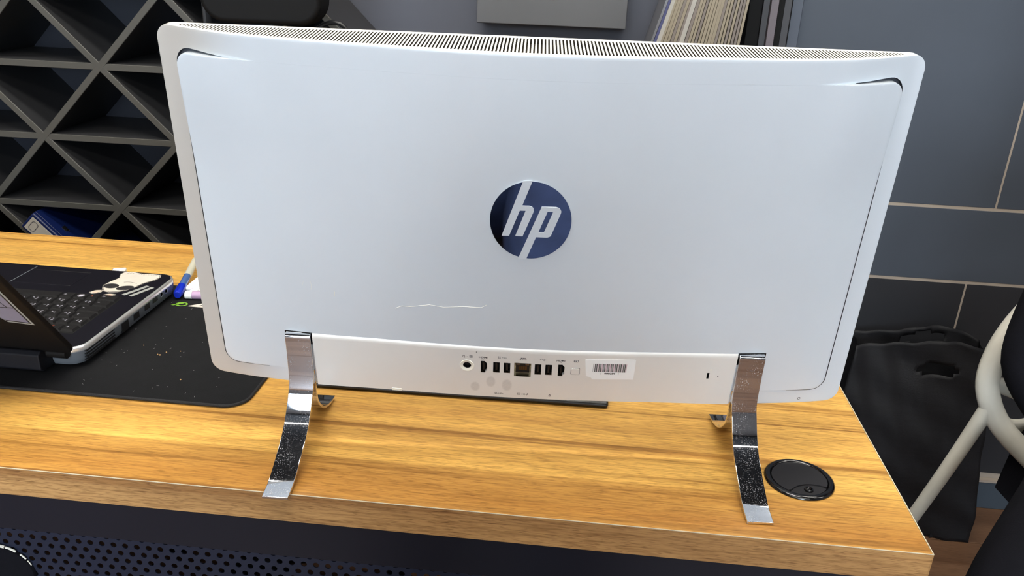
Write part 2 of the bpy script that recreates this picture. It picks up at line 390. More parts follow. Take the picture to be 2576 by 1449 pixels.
# staggered lattice built from hexagon-free cells: each row offset half a pitch
BLOB = (-.9600, -.1700, .040)
nrow = 22; ztop = -.1060
for j in range(nrow):
    cz = ztop-j*PZ; off = (j % 2)*PX/2
    ncol = int(1.9/PX)
    for i in range(ncol):
        cx = -.0600-off-i*PX
        if cx < -2.04: continue
        vs, fs = pcell(cx, cz)
        pm.add([(x-dp.x, y-dp.y, z-dp.z) for x, y, z in vs], fs)
        # square corners of the cell (the 12-gon outline leaves four small corners)
        hx, hz = PX/2, PZ/2
        for sx in (-1, 1):
            for sz in (-1, 1):
                c1 = (cx+sx*hx, yf, cz+sz*hz)
                a = math.pi/12
                # outline points next to this corner
                pts = []
                for k in range(12):
                    aa = 2*math.pi*(k+.5)/12; c, s_ = math.cos(aa), math.sin(aa)
                    if c*sx > 0 and s_*sz > 0:
                        t = min(hx/abs(c), hz/abs(s_)); pts.append((cx+c*t, yf, cz+s_*t))
                on_x = [q for q in pts if abs(abs(q[0]-cx)-hx) < 1e-7]; on_z = [q for q in pts if abs(abs(q[2]-cz)-hz) < 1e-7]
                if on_x and on_z:
                    qa = max(on_x, key=lambda q: abs(q[2]-cz)); qb = max(on_z, key=lambda q: abs(q[0]-cx))
                    pm.add([(q[0]-dp.x, q[1]-dp.y, q[2]-dp.z) for q in (qa, c1, qb)], [(0, 1, 2)])
zlow = ztop-(nrow-.5)*PZ
pm.box(DX0+.02-dp.x, -.04-dp.x, yf-dp.y, yb-dp.y, FLOOR+.02-dp.z, zlow-dp.z)
pm.box(-.0600+PX/2-.02-dp.x+.02, -.05-dp.x, yf-dp.y, yb-dp.y, zlow-dp.z, ztop+PZ/2-dp.z)
tag(pm.build('perforated_panel', 'perf', desk, fixn=False), kind='stuff')
# round black cover with a worn rim, its glints put in as white arcs, on the perforated panel
ct = empty('cable_cover', (BLOB[0], .0345, BLOB[1]), 0, 'round black cable cover with worn bright rim on the perforated panel', 'cover')
Ry = Matrix.Rotation(math.radians(90), 3, 'X')
MB().lathe([(0, .006), (.030, .0065), (.0365, .0035), (.0375, .0012), (.0375, -.002)], 40, R=Ry).build('cover_disc', 'cloth_black', ct, smooth=True)
rm = MB(); 
for a0, a1, wd in ((58, 76, .0012), (78, 92, .0017), (93, 104, .0012), (24, 34, .0006), (38, 50, .0009)):
    pts = [(BLOB[2]*.965*math.cos(math.radians(a0+(a1-a0)*k/6)), -.0024, BLOB[2]*.965*math.sin(math.radians(a0+(a1-a0)*k/6))) for k in range(7)]
    rm.tube(pts, wd, 6)
rm.build('worn_rim', 'grille', ct, smooth=True)['label'] = 'bright worn metal rim'

# grommet
gr = empty('cable_grommet', (GX, GY, 0), 0, 'round black plastic cable grommet set in the desk top', 'grommet')
MB().lathe([(.0285, -.02), (.0285, .0002), (.0285, .0016), (.0300, .0030), (.0325, .0033), (.0348, .0020), (.0355, .0004), (.0355, .00005), (.0299, .00005), (.0299, -.02)], 64).build('ring', 'gloss_black', gr, smooth=True, autos=60)
R0 = .0279
cut = lambda: None
# lid with a crescent cut-out toward (+x,-y)
ang = math.radians(-74)
ex = Vector((math.cos(ang), math.sin(ang)))   # direction of the small flap
pts = []; 
arcR, arcD = .0285, .0395
lidp = [(R0*math.cos(t), R0*math.sin(t)) for t in [2*math.pi*k/72 for k in range(72)]]
keep = [p for p in lidp if (Vector(p)-ex*arcD).length > arcR]
# order along circle starting after the flap
keep.sort(key=lambda p: (math.atan2(p[1], p[0])-ang-1e-3) % (2*math.pi))
ca = ex*arcD
def ang_at(p): v = Vector(p)-ca; return math.atan2(v.y, v.x)
a_s, a_e = ang_at(keep[-1]), ang_at(keep[0])
d = (a_e-a_s) % (2*math.pi)
if d > math.pi: d -= 2*math.pi
arc = [(ca.x+arcR*math.cos(a_s+d*k/14), ca.y+arcR*math.sin(a_s+d*k/14)) for k in range(1, 14)]
vs, fs = curve_fill([keep+arc], ext=.0012); MB().add([(x, y, z+.0012) for x, y, z in vs], fs).build('lid', 'satin_black', gr, bevel=.0004)
arc2 = [(x+ex.x*.0005, y+ex.y*.0005) for x, y in arc]
drop = [p for p in lidp if (Vector(p)-ex*arcD).length <= arcR]
drop.sort(key=lambda p: (math.atan2(p[1], p[0])-ang+math.pi) % (2*math.pi))
loopf = drop+arc2[::1] if (Vector(drop[-1])-Vector(arc2[0])).length < (Vector(drop[-1])-Vector(arc2[-1])).length else drop+arc2[::-1]
vs, fs = curve_fill([loopf], ext=.0010); fp = MB().add([(x, y, z+.0002) for x, y, z in vs], fs).build('flap', 'satin_black', gr, bevel=.0003)
MB().lathe([(0, .0014), (.0020, .0016), (.0030, .0034), (.0042, .0030), (.0048, .0012), (.0048, .0005)], 20, o=(ex.x*.0195, ex.y*.0195, 0)).build('finger_knob', 'gloss_black', gr, smooth=True)
MB().lathe([(0, -.018), (.0284, -.018)], 32).build('well', 'darkhole', gr)

# ------------------------------------------------------------------ all-in-one computer
TILT = -.0990526; sT, cT = math.sin(TILT), math.cos(TILT); MZ = .07968; H = .3524; HW = .326
pc = empty('all_in_one_computer', (-.39302, .12283, 0), .064554, 'large silver all-in-one computer seen from behind on two chrome legs', 'computer')
tu = [0,.05,.10,.15,.2,.235,.26,.28,.297,.31,.316,.326,.33]; tt = [.0755,.0735,.068,.0615,.0545,.0475,.0405,.031,.0225,.016,.0125,.009,.0088]
bt = [.0325,.0318,.030,.0275,.0262,.0235,.0205,.0180,.0150,.0125,.0110,.009,.0088]
uu = np.linspace(-.34, .34, 1361)
def smooth(tab):
    y_ = np.interp(np.abs(uu), tu, tab); s1 = 14
    k = np.exp(-.5*(np.arange(-60, 61)/s1)**2); k /= k.sum(); z = np.convolve(np.pad(y_, 60, mode='edge'), k, 'valid')
    k2 = np.exp(-.5*(np.arange(-60, 61)/5)**2); k2 /= k2.sum(); z2 = np.convolve(np.pad(y_, 60, mode='edge'), k2, 'valid')
    wgt = np.clip((np.abs(uu)-.23)/.04, 0, 1); return z*(1-wgt)+z2*wgt
TT, BT = smooth(tt), smooth(bt)
def D(u, h):
    a = float(np.interp(u, uu, TT)); b = float(np.interp(u, uu, BT)); t = min(1, max(0, h/H)); return b+(a-b)*t
def Pm(u, h, d): return Vector((u, h*sT-d*cT, h*cT+d*sT+MZ))
def step(u, h=.1): return ss(abs(u), .225, .285)*(.0014+.0044*ss(h, .22, .32))
def gap(u): return .0052*ss(abs(u), .250, .285)
def DS(u, h): return D(u, h)+step(u, h)

def rloop(hw, h0, h1, r, ns=70, nv=26, nc=7):
    """closed rounded-rectangle loop, counter-clockwise, fixed number of points"""
    pts = []
    def seg(a, b, n):
        for k in range(n): pts.append((a[0]+(b[0]-a[0])*k/n, a[1]+(b[1]-a[1])*k/n))
    def arc_(cx, cy, a):
        for k in range(nc): t = math.radians(a+90*k/nc); pts.append((cx+r*math.cos(t), cy+r*math.sin(t)))
    seg((-hw+r, h0), (hw-r, h0), ns); arc_(hw-r, h0+r, -90)
    seg((hw, h0+r), (hw, h1-r), nv); arc_(hw-r, h1-r, 0)
    seg((hw-r, h1), (-hw+r, h1), ns); arc_(-hw+r, h1-r, 90)
    seg((-hw, h1-r), (-hw, h0+r), nv); arc_(-hw+r, h0+r, 180)
    return pts
IHW, IH0, IH1, IR = .3065, .0170, .3325, .0125
inner = rloop(IHW, IH0, IH1, IR)
NL = len(inner)
# cover
cv = MB(); rings = [1, .997, .99, .98, .965, .95, .93, .91, .885, .86, .83, .8, .76, .72, .67, .61, .54, .46, .37, .27, .16, .06]
hc = (IH0+IH1)/2
vs = [Pm(u, h, D(u, h)-gap(u)-.0004) for u, h in inner]
edge = rloop(IHW-.0004, IH0+.0004, IH1-.0004, IR-.0004)
for fct in rings:
    src = inner if fct == 1 else inner
    for (u, h) in src:
        a, b = u*fct, hc+(h-hc)*fct
        vs.append(Pm(a, b, DS(a, b)-(.0003*ss(abs(u), .24, .29) if fct == 1 else 0)))
fs = [(k*NL+i, k*NL+(i+1) % NL, (k+1)*NL+(i+1) % NL, (k+1)*NL+i) for k in range(len(rings)) for i in range(NL)]
cidx = len(vs); vs.append(Pm(0, hc, DS(0, hc))); k = len(rings)
fs += [(k*NL+i, k*NL+(i+1) % NL, cidx) for i in range(NL)]
def keepf(fs_, uh):
    out = []
    for f_ in fs_:
        if all(i_ < len(uh) for i_ in f_):
            cu_ = sum(uh[i_][0] for i_ in f_)/len(f_); ch_ = sum(uh[i_][1] for i_ in f_)/len(f_)
            if abs(cu_) < .196 and ch_ < .0565: continue
        out.append(f_)
    return out
uh_c = list(inner)+[(u*f_, hc+(h-hc)*f_) for f_ in rings for (u, h) in inner]+[(0, hc)]
fs = keepf(fs, uh_c)
cv.add(vs, fs); cv.build('rear_cover', 'shell', pc, smooth=True, autos=50)
# frame around it
def wtop(u, h): return (.0009+.0022*ss(h, .30, .332))*(.04+.96*ss(abs(u), .262, .298))
def off_loop(o): 
    L = rloop(IHW+o, IH0-o, IH1+o, IR+o); return L
fr = MB(); vs = []; LV = []
A = rloop(IHW+.00005, IH0-.00005, IH1+.00005, IR)
LV.append([Pm(u, h, D(u, h)-gap(u)) for u, h in A])
bl = []
c0 = off_loop(1.0)
for (u, h), (u2, h2) in zip(inner, off_loop(.001)):
    wv = wtop(u, h)/.001; bl.append((u+(u2-u)*wv, h+(h2-h)*wv))
LV.append([Pm(u, h, D(u, h)-gap(u)) for u, h in bl])
bl2 = [(u+(u2-u)*.25, h+(h2-h)*.25) for (u, h), (u2, h2) in zip(bl, off_loop(.0035))]
LV.append([Pm(u, h, D(u, h)) for u, h in bl2])
outer = rloop(HW, 0, H, .0125)
for f in (.15, .35, .6, .85, .96):
    LV.append([Pm(a+(b-a)*f, c+(d_-c)*f, D(a+(b-a)*f, c+(d_-c)*f)) for (a, c), (b, d_) in zip(bl2, outer)])
LV.append([Pm(u, h, D(u, h)-.0002) for u, h in outer])
vs = [v for L in LV for v in L]
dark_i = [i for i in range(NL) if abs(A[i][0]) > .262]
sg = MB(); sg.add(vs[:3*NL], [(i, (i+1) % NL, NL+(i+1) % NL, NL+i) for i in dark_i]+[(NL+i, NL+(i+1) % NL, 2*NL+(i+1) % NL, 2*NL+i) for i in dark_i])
sg.build('seam_gap', 'seam', pc, fixn=False)  # gap floor carries its shade as dark colour
fs = [(k*NL+i, k*NL+(i+1) % NL, (k+1)*NL+(i+1) % NL, (k+1)*NL+i) for k in range(len(LV)-1) for i in range(NL) if not (k < 2 and abs(A[i][0]) > .262)]
# side walls except along the top straight run
ktop0 = 70+7+26+7; ktop1 = ktop0+70
def toUH(v):
    hh_ = ((v.z-MZ)-(-v.y)/cT*sT*1.0)/(cT+sT*sT/cT) if False else None
    a_ = Vector((0, sT, cT)); return (v.x, (v-Vector((0, 0, MZ))).dot(a_))
fs = keepf(fs, [toUH(v) for v in vs])
base = len(vs); vs += [Pm(u, h, .002) for u, h in outer]; k = len(LV)-1
for i in range(NL):
    if ktop0 <= i < ktop1: continue
    fs.append((k*NL+i, k*NL+(i+1) % NL, base+(i+1) % NL, base+i))
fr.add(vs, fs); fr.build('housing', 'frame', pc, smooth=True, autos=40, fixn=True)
# front glass
MB().prism(rrect(-HW+.0006, HW-.0006, .0006, H-.0006, .012, 6), lambda u, h: Pm(u, h, 0), lambda u, h: Pm(u, h, .0026)).build('screen', 'black_glass', pc, bevel=.0003, seg=1)
# vent grille along the top
vg = MB(); vr = MB(); p_ = .002972; ns = 205; sw = .00148; UE = HW-.0125; us = [(-(ns-1)/2+i)*p_ for i in range(ns)]
def Dt(u): return D(u, H)-.0002
def gquad(u0, u1, d00, d01, d10, d11, h=H):  # d00..d10 at u0; d01..d11 at u1
    vg.add([Pm(u0, h, d00), Pm(u1, h, d01), Pm(u1, h, d11), Pm(u0, h, d10)], [(0, 1, 2, 3)])
prev = -UE
for u in us:
    a, b = u-sw/2, u+sw/2; q = Dt(u)/.0755; d0 = .0060+.0040*q; d1 = Dt(u)-.0042-.0040*q
    if d1 < d0+.002: d1 = d0+.002
    m_ = (prev+a)/2
    gquad(prev, a, .002, .002, Dt(prev), Dt(a)); prev = b
    gquad(a, b, .002, .002, d0, d0); gquad(a, b, d1, d1, Dt(a), Dt(b))
    hh = H-.0045
    for (ua, da, ub, db) in ((a, d0, a, d1), (a, d1, b, d1), (b, d1, b, d0), (b, d0, a, d0)):
        vr.add([Pm(ua, H-.0001, da), Pm(ub, H-.0001, db), Pm(ub, hh, db), Pm(ua, hh, da)], [(0, 1, 2, 3)]); vg.add([Pm(ua, H, da), Pm(ub, H, db), Pm(ub, H-.0001, db), Pm(ua, H-.0001, da)], [(0, 1, 2, 3)])
    vr.add([Pm(a, hh, d0), Pm(b, hh, d0), Pm(b, hh, d1), Pm(a, hh, d1)], [(0, 1, 2, 3)])
gquad(prev, UE, .002, .002, Dt(prev), Dt(UE))
vg.build('vent_grille', 'grille', pc, fixn=False)['label'] = 'cream white slotted vent strip along the top edge'
tag(vr.build('vent_inside', 'slot', pc, fixn=False), kind='stuff')

# port panel with real openings
PR = .0014; PU, PH = .2105, .0640
ports = [('power_jack', -.0600, -.0514, .0352, .0434), ('hdmi_port', -.0420, -.0357, .0315, .0462), ('usb_port', -.0296, -.0231, .0324, .0454), ('usb_port', -.0191, -.0126, .0326, .0454),
         ('network_port', -.0087, .0080, .0290, .0462), ('usb_port', .0116, .0181, .0324, .0456), ('usb_port', .0221, .0287, .0324, .0455), ('hdmi_port', .0347, .0411, .0315, .0462), ('lock_slot', .1833, .1855, .0330, .0402)]
us_ = sorted(set([round(x, 5) for x in list(np.linspace(-PU, PU, 85))+[v for p in ports for v in (p[1], p[2])]]))
hs_ = sorted(set([round(x, 5) for x in list(np.linspace(0, PH-.0032, 22))+[v for p in ports for v in (p[3], p[4])]]))
def near(a, lst): return lst
def DP(u, h): return D(u, h)+PR
def inport(u, h):
    return any(p[1]-1e-6 < u < p[2]+1e-6 and p[3]-1e-6 < h < p[4]+1e-6 for p in ports)
nu, nh = len(us_), len(hs_)
pp = MB()
pp.grid(nu, nh, lambda i, j: Pm(us_[i], hs_[j], DP(us_[i], hs_[j])), skip=lambda i, j: inport((us_[i]+us_[i+1])/2, (hs_[j]+hs_[j+1])/2))
ht = hs_[-1]
pp.grid(nu, 3, lambda i, j: Pm(us_[i], ht+.0016*j, DP(us_[i], ht)-[0, .0006, PR+.0002][j]+0))
for u in (us_[0], us_[-1]): pp.add([Pm(u, h, DP(u, h)) for h in hs_]+[Pm(u*1.001, h, D(u, h)-.0004) for h in hs_], [(k, k+1, nh+k+1, nh+k) for k in range(nh-1)])
pp.add([Pm(u, 0, DP(u, 0)) for u in us_]+[Pm(u, -.0003, .006) for u in us_], [(k, k+1, nu+k+1, nu+k) for k in range(nu-1)])
# material of the panel: faint fingerprints
mp_ = mat('warm_silver_plastic', (228,227,224), .34, .12, .5, var=.03, vscale=9); M['portpanel'] = mp_
nt = mp_.node_tree; bsdf = nt.nodes['Principled BSDF']; src = bsdf.inputs['Base Color'].links[0].from_socket
tc = nt.nodes.new('ShaderNodeTexCoord'); acc = None
for (fu, fh, ru, rh) in ((-.0318, .0200, .0052, .0078), (-.0155, .0165, .0056, .0085), (-.0475, .0125, .0052, .0066)):
    c_ = Pm(fu, fh, DP(fu, fh)); mpn = nt.nodes.new('ShaderNodeMapping'); mpn.vector_type = 'TEXTURE'
    mpn.inputs['Location'].default_value = c_; mpn.inputs['Scale'].default_value = (ru, .03, rh); nt.links.new(tc.outputs['Object'], mpn.inputs['Vector'])
    ln = nt.nodes.new('ShaderNodeVectorMath'); ln.operation = 'LENGTH'; nt.links.new(mpn.outputs[0], ln.inputs[0])
    mr = nt.nodes.new('ShaderNodeMapRange'); mr.inputs['From Min'].default_value = 1.0; mr.inputs['From Max'].default_value = .7; nt.links.new(ln.outputs['Value'], mr.inputs['Value'])
    wv = nt.nodes.new('ShaderNodeTexWave'); wv.wave_type = 'RINGS'; wv.inputs['Scale'].default_value = 5.0; wv.inputs['Distortion'].default_value = 9; wv.inputs['Detail Scale'].default_value = 3; nt.links.new(mpn.outputs[0], wv.inputs['Vector'])
    ml = nt.nodes.new('ShaderNodeMath'); ml.operation = 'MULTIPLY'; nt.links.new(mr.outputs[0], ml.inputs[0]); nt.links.new(wv.outputs['Fac'], ml.inputs[1])
    if acc is None: acc = ml.outputs[0]
    else:
        ad = nt.nodes.new('ShaderNodeMath'); ad.operation = 'ADD'; nt.links.new(acc, ad.inputs[0]); nt.links.new(ml.outputs[0], ad.inputs[1]); acc = ad.outputs[0]
sc_ = nt.nodes.new('ShaderNodeMath'); sc_.operation = 'MULTIPLY'; sc_.inputs[1].default_value = .50; nt.links.new(acc, sc_.inputs[0])
mx = nt.nodes.new('ShaderNodeMix'); mx.data_type = 'RGBA'; nt.links.new(sc_.outputs[0], mx.inputs[0]); nt.links.new(src, mx.inputs[6]); mx.inputs[7].default_value = (.25, .24, .22, 1)
nt.links.new(mx.outputs[2], bsdf.inputs['Base Color'])
ppo = pp.build('port_panel', 'portpanel', pc, smooth=True, autos=40)
for nm, a, b, c, d_ in ports:
    dep = .009
    cor = [(a, c), (b, c), (b, d_), (a, d_)]
    mm = {'usb_port': 'darkhole', 'hdmi_port': 'darkhole', 'network_port': 'steel', 'power_jack': 'darkhole', 'lock_slot': 'darkhole'}[nm]
    pb = MB(); vs = [Pm(u, h, DP(u, h)-.00005) for u, h in cor]+[Pm(u, h, DP(u, h)-dep) for u, h in cor]
    pb.add(vs, [(0, 1, 5, 4), (1, 2, 6, 5), (2, 3, 7, 6), (3, 0, 4, 7), (4, 5, 6, 7)])
    po = pb.build(nm, mm, ppo, fixn=False)
    def dk(u0, u1, h0, h1, d0, d1, m, name):
        MB().prism([(u0, h0), (u1, h0), (u1, h1), (u0, h1)], lambda u, h: Pm(u, h, DP(u, h)-d0), lambda u, h: Pm(u, h, DP(u, h)-d1)).build(name, m, ppo)
    uc = (a+b)/2
    if nm == 'usb_port':
        dk(a+.0022, a+.0042, c+.002, d_-.002, .0012, .008, 'dark', 'contact_tongue')
        dk(a, b, c, c+.0006, .0004, .004, 'steel', 'metal_rim')
    if nm == 'hdmi_port':
        dk(a+.0022, a+.0036, c+.003, d_-.0028, .0012, .008, 'dark', 'contact_tongue')
        dk(a, b-.002, c, c+.0005, .0004, .004, 'steel', 'metal_rim'); dk(b-.0003, b, c+.003, d_-.003, .0004, .004, 'steel', 'metal_rim')
        for s_, hh in ((1, c), (-1, d_)):
            MB().prism([(b-.0022, hh), (b, hh), (b, hh+s_*.003)], lambda u, h: Pm(u, h, DP(u, h)-.00002), lambda u, h: Pm(u, h, DP(u, h)-.005)).build('corner_fill', 'portpanel', ppo)
    if nm == 'network_port':
        dk(a+.0016, b-.0016, c+.0044, d_-.0006, .0012, .0085, 'darkhole', 'socket_mouth')
        for s_ in (-1, 1): dk(uc+s_*.0045-.0018, uc+s_*.0045+.0018, d_-.0028, d_-.0008, .0004, .004, 'steel', 'latch_wing')
        for k in range(8): dk(uc-.0036+k*.00102, uc-.0036+k*.00102+.0004, c+.0078, c+.0125, .0009, .0012, 'gold', 'contact_pin')
        dk(a+.0018, b-.0018, c+.0048, c+.0062, .0006, .003, 'dark', 'socket_lip')
    if nm == 'power_jack':
        rg = MB(); cu, ch = uc, (c+d_)/2; nn = 36
        prof = [(.0041, -.0012), (.0041, .0001), (.0043, .0003), (.0058, .0002), (.0063, .0006), (.0070, .0005), (.0072, -.0001)]
        O = Pm(cu, ch, DP(cu, ch)); X = (Pm(cu+.001, ch, DP(cu+.001, ch))-O).normalized(); Y = (Pm(cu, ch+.001, DP(cu, ch+.001))-O).normalized(); N = X.cross(Y)
        vs = [O+X*(r*math.cos(2*math.pi*k/nn))+Y*(r*math.sin(2*math.pi*k/nn))+N*z for r, z in prof for k in range(nn)]
        rg.add(vs, [(i*nn+k, i*nn+(k+1) % nn, (i+1)*nn+(k+1) % nn, (i+1)*nn+k) for i in range(len(prof)-1) for k in range(nn)])
        rg.build('jack_ring', 'grille', ppo, smooth=True, autos=60)['label'] = 'white ring'
        MB().add([O+X*a_+Y*b_-N*.0055 for a_, b_ in circ(0, 0, .0044, n=24)]+[O-N*.0055], [(k, (k+1) % 24, 24) for k in range(24)]).build('jack_floor', 'darkhole', ppo, fixn=False)
        MB().add([O+X*a_+Y*b_+N*z for z in (-.0054, -.0030) for a_, b_ in circ(0, 0, .0011, n=12)], [(k, (k+1) % 12, 12+(k+1) % 12, 12+k) for k in range(12)]+[tuple(range(12, 24))]).build('centre_pin', 'dark', ppo)
def Fp(u, h, off=.0001, fn=DP):
    O = Pm(u, h, fn(u, h)); X = (Pm(u+.002, h, fn(u+.002, h))-O).normalized(); Y = (Pm(u, h+.002, fn(u, h+.002))-O).normalized(); N = X.cross(Y).normalized()
    return (O+N*off, X, Y, N)
# push button
F = Fp(.0519, .0383, 0)
MB().prism(rrect(-.0045, .0045, -.0043, .0043, .0012), lambda a, b: on_frame([(a, b, 0.00002)], F)[0], lambda a, b: on_frame([(a, b, .0001)], F)[0]).build('button_gap', 'print', ppo)
MB().prism(rrect(-.0041, .0041, -.0039, .0039, .0010), lambda a, b: on_frame([(a, b, 0)], F)[0], lambda a, b: on_frame([(a, b, .0006)], F)[0]).build('source_button', 'portpanel', ppo, bevel=.0002, seg=1)
# printed marks
def mark(name, loops, u, h, m='print', parent=ppo, fn=DP):
    vs, fs = curve_fill(loops); return MB().add(on_frame(vs, Fp(u, h, .00012, fn)), fs).build(name, m, parent, fixn=False)
def mtext(s, size, u, h, m='print', bold=0.0, sx=1.0, parent=ppo, fn=DP, name='printed_text'):
    vs, fs = text_fill(s, size, bold=bold); vs = [(a*sx, b, c) for a, b, c in vs]
    return MB().add(on_frame(vs, Fp(u, h, .00012, fn)), fs).build(name, m, parent, fixn=False)
def rect(x0, x1, y0, y1): return [(x0, y0), (x1, y0), (x1, y1), (x0, y1)]
def bar(x0, y0, x1, y1, w_):
    dx, dy = x1-x0, y1-y0; L = math.hypot(dx, dy); nx, ny = -dy/L*w_/2, dx/L*w_/2
    return [(x0+nx, y0+ny), (x0-nx, y0-ny), (x1-nx, y1-ny), (x1+nx, y1+ny)]
K = .001
def many(name, list_of, u, h, m='print'):
    mb = MB(); Fr = Fp(u, h, .00012)
    for lp in list_of:
        vs, fs = curve_fill(lp if isinstance(lp[0], list) else [lp]); mb.add(on_frame([(x*K, y*K, 0) for x, y, _ in vs], Fr), fs)
    return mb.build(name, m, ppo, fixn=False)
mtext('HDMI', .0030, -.0396, .0507, bold=.00006, sx=1.15); mtext('OUT', .0020, -.0396, .0486, sx=1.15)
mtext('HDMI', .0030, .0369, .0512, bold=.00006, sx=1.15); mtext('IN', .0018, .0369, .0490, sx=1.1)
def trident(ox, oy, s=1.0):
    return [bar(ox-1.2*s, oy, ox+3.6*s, oy, .35*s), bar(ox, oy, ox+1.5*s, oy+1.1*s, .3*s), bar(ox+1.5*s, oy+1.1*s, ox+2.4*s, oy+1.1*s, .3*s), bar(ox+.6*s, oy, ox+1.9*s, oy-1.1*s, .3*s),
            bar(ox+1.9*s, oy-1.1*s, ox+2.7*s, oy-1.1*s, .3*s), circ(ox-1.4*s, oy, .55*s, n=10), circ(ox+2.5*s, oy+1.1*s, .4*s, n=8), rect(ox+2.5*s, ox+3.1*s, oy-1.4*s, oy-.8*s), [(ox+3.5*s, oy+.5*s), (ox+3.5*s, oy-.5*s), (ox+4.5*s, oy)]]
for (u, h, extra) in ((-.0210, .0518, 0), (-.0235, .0051, 0), (-.0005, .0056, 1)):
    mtext('SS', .0036, u-.0028, h, bold=.00004, sx=.9); many('usb_mark', trident(1.2, 0, .8), u, h)
    if extra: many('charge_mark', [[(6.2, 1.6), (5.0, -.2), (5.8, -.2), (5.2, -1.8), (6.8, .3), (6.0, .3), (6.8, 1.6)]], u, h)
many('usb_mark', trident(-1.6, 0, 1.0), .0198, .0515)
many('network_mark', [rect(-3.8, 3.8, -.15, .15)]+[rect(x-.5, x+.5, .5, 1.6) for x in (-1.5, .3, 2.1)]+[rect(x-.5, x+.5, -1.6, -.5) for x in (-2.4, -.6, 1.2, 3.0)]+[rect(x-.1, x+.1, 0, .6) for x in (-1.5, .3, 2.1)]+[rect(x-.1, x+.1, -.6, 0) for x in (-2.4, -.6, 1.2, 3.0)]+[[(-4.6, 0), (-3.7, .5), (-3.7, -.5)]], -.0005, .0516)
many('plug_mark', [bar(-4.3, 1.6, -4.3, .6, .35), bar(-3.0, 1.6, -3.0, .6, .35)]+[[circ(-3.65, -.1, 1.25, 1.1, 16), circ(-3.65, -.1, .85, .7, 16)[::-1]]]+[bar(-3.4, -1.2, -2.4, -1.9, .35)]+[[(-.9, -.7), (.3, -.7), (-.3, .1)]], -.0552, .0509)
many('window_mark', [[rect(2.0, 5.0, -1.3, 1.5), rect(2.5, 4.5, -.9, 1.1)[::-1]], rect(2.9, 4.1, -.2, .3), rect(2.9, 4.1, -.7, -.4), rect(2.9, 4.1, .5, .8)], -.0552, .0509)
many('input_mark', [[rect(-1.8, 2.4, -1.4, 1.4), rect(-1.4, 2.0, -1.0, 1.0)[::-1]], rect(-2.4, .2, -.2, .2), [(0, .7), (1.0, 0), (0, -.7)]], .0517, .0513)
many('card_mark', [[[(-.9, -1.3), (1.0, -1.3), (1.0, 1.3), (-.2, 1.3), (-.9, .6)], rect(-.4, .5, -.5, .3)[::-1]]], .0280, .0053)
many('lock_mark', [rect(-1.3, 1.3, -1.2, -.8), [circ(0, .6, .7, .7, 12), circ(0, .6, .4, .4, 12)[::-1]]], .1862, .0440, 'grille')
# bar-code sticker
sx0, sy0 = .0867, .0413
stl = [(-.0260, .0122), (-.0252, .0130), (.0226, .0138), (.0238, .0128), (.0240, -.0010), (.0236, -.0118), (-.0172, -.0126), (-.0190, -.0098), (-.0230, -.0086), (-.0240, -.0080)]
Fs = Fp(sx0, sy0, .00015)
stk = MB().prism(stl, lambda a, b: on_frame([(a, b, -.0001)], Fs)[0], lambda a, b: on_frame([(a, b, .00012)], Fs)[0]).build('barcode_sticker', 'paper', pc, bevel=.00005, seg=1)
stk['label'] = 'white bar-code sticker with number 000289'
bm_, bp_ = MB(), MB(); x = -.0176
pat = [(.0003, 0), (.0012, 1)]
def vb(mb, a, w_, t=.0078, b=-.0026):
    mb.add(on_frame([(a, b, .00022), (a+w_, b, .00022), (a+w_, t, .00022), (a, t, .00022)], Fs), [(0, 1, 2, 3)])
vb(bm_, x, .00025); x += .0016
for grp in range(8):
    for wdt, gp in ((.0007, .0003), (.0004, .0003), (.0008, .0003)): vb(bm_, x, wdt); x += wdt+gp
    vb(bp_, x, .0009); x += .0012
bm_.build('barcode_bars', 'ink', stk, fixn=False); bp_.build('barcode_pink_bars', 'pink', stk, fixn=False)
vs, fs = text_fill('000289', .0030, bold=.0001); MB().add(on_frame([(a*1.2-.0004, b-.0046, .00022) for a, b, c in vs], Fs), fs).build('sticker_number', 'ink', stk, fixn=False)
mb = MB(); vb(mb, -.0095, .0002, -.0034, -.0058); vb(mb, .0082, .0002, -.0034, -.0058); mb.build('sticker_ticks', 'ink', stk, fixn=False)
# small clip, screws, microphone hole
F = Fp(-.128, .0012, 0); MB().prism(rect(-.0052, .0052, -.0018, .0014), lambda a, b: on_frame([(a, b, -.001)], F)[0], lambda a, b: on_frame([(a, b, .0004)], F)[0]).build('release_tab', 'grille', pc, bevel=.0003, seg=1)
F = Fp(.2845, .0052, .0001, D); 
for r1, mm, z in ((.0016, 'print', 0), (.0011, 'frame', .0001)): MB().add(on_frame([(a, b, z) for a, b in circ(0, 0, r1, n=16)], F), [tuple(range(16))]).build('microphone_hole', mm, pc, fixn=False)
for uu_, hh_ in ((.1945, .0360), (-.0462, .0570)): MB().add(on_frame([(a, b, 0) for a, b in circ(0, 0, .0006, n=12)], Fp(uu_, hh_, .0001)), [tuple(range(12))]).build('tiny_hole', 'print', ppo, fixn=False)

# scratches on the cover
sc_m = MB()
def scratch(pts, r_=.00018):
    path = []
    for (u0, h0), (u1, h1) in zip(pts[:-1], pts[1:]):
        for k in range(4): u = u0+(u1-u0)*k/4; h = h0+(h1-h0)*k/4; path.append(Pm(u, h, DS(u, h)+.00002))
    sc_m.tube(path, r_, 4)
scratch([(-.1245, .1018), (-.118, .1052), (-.110, .1050), (-.0915, .1090), (-.078, .1075), (-.0573, .1100), (-.042, .1100), (-.0355, .1147)])
scratch([(-.2060, .115), (-.2052, .121), (-.2062, .127)], .0001); scratch([(-.1835, .110), (-.1825, .117)], .0002); scratch([(-.2140, .119), (-.2120, .126)], .0001)
tag(sc_m.build('scratch_marks', 'grille', pc, smooth=True), kind='stuff')

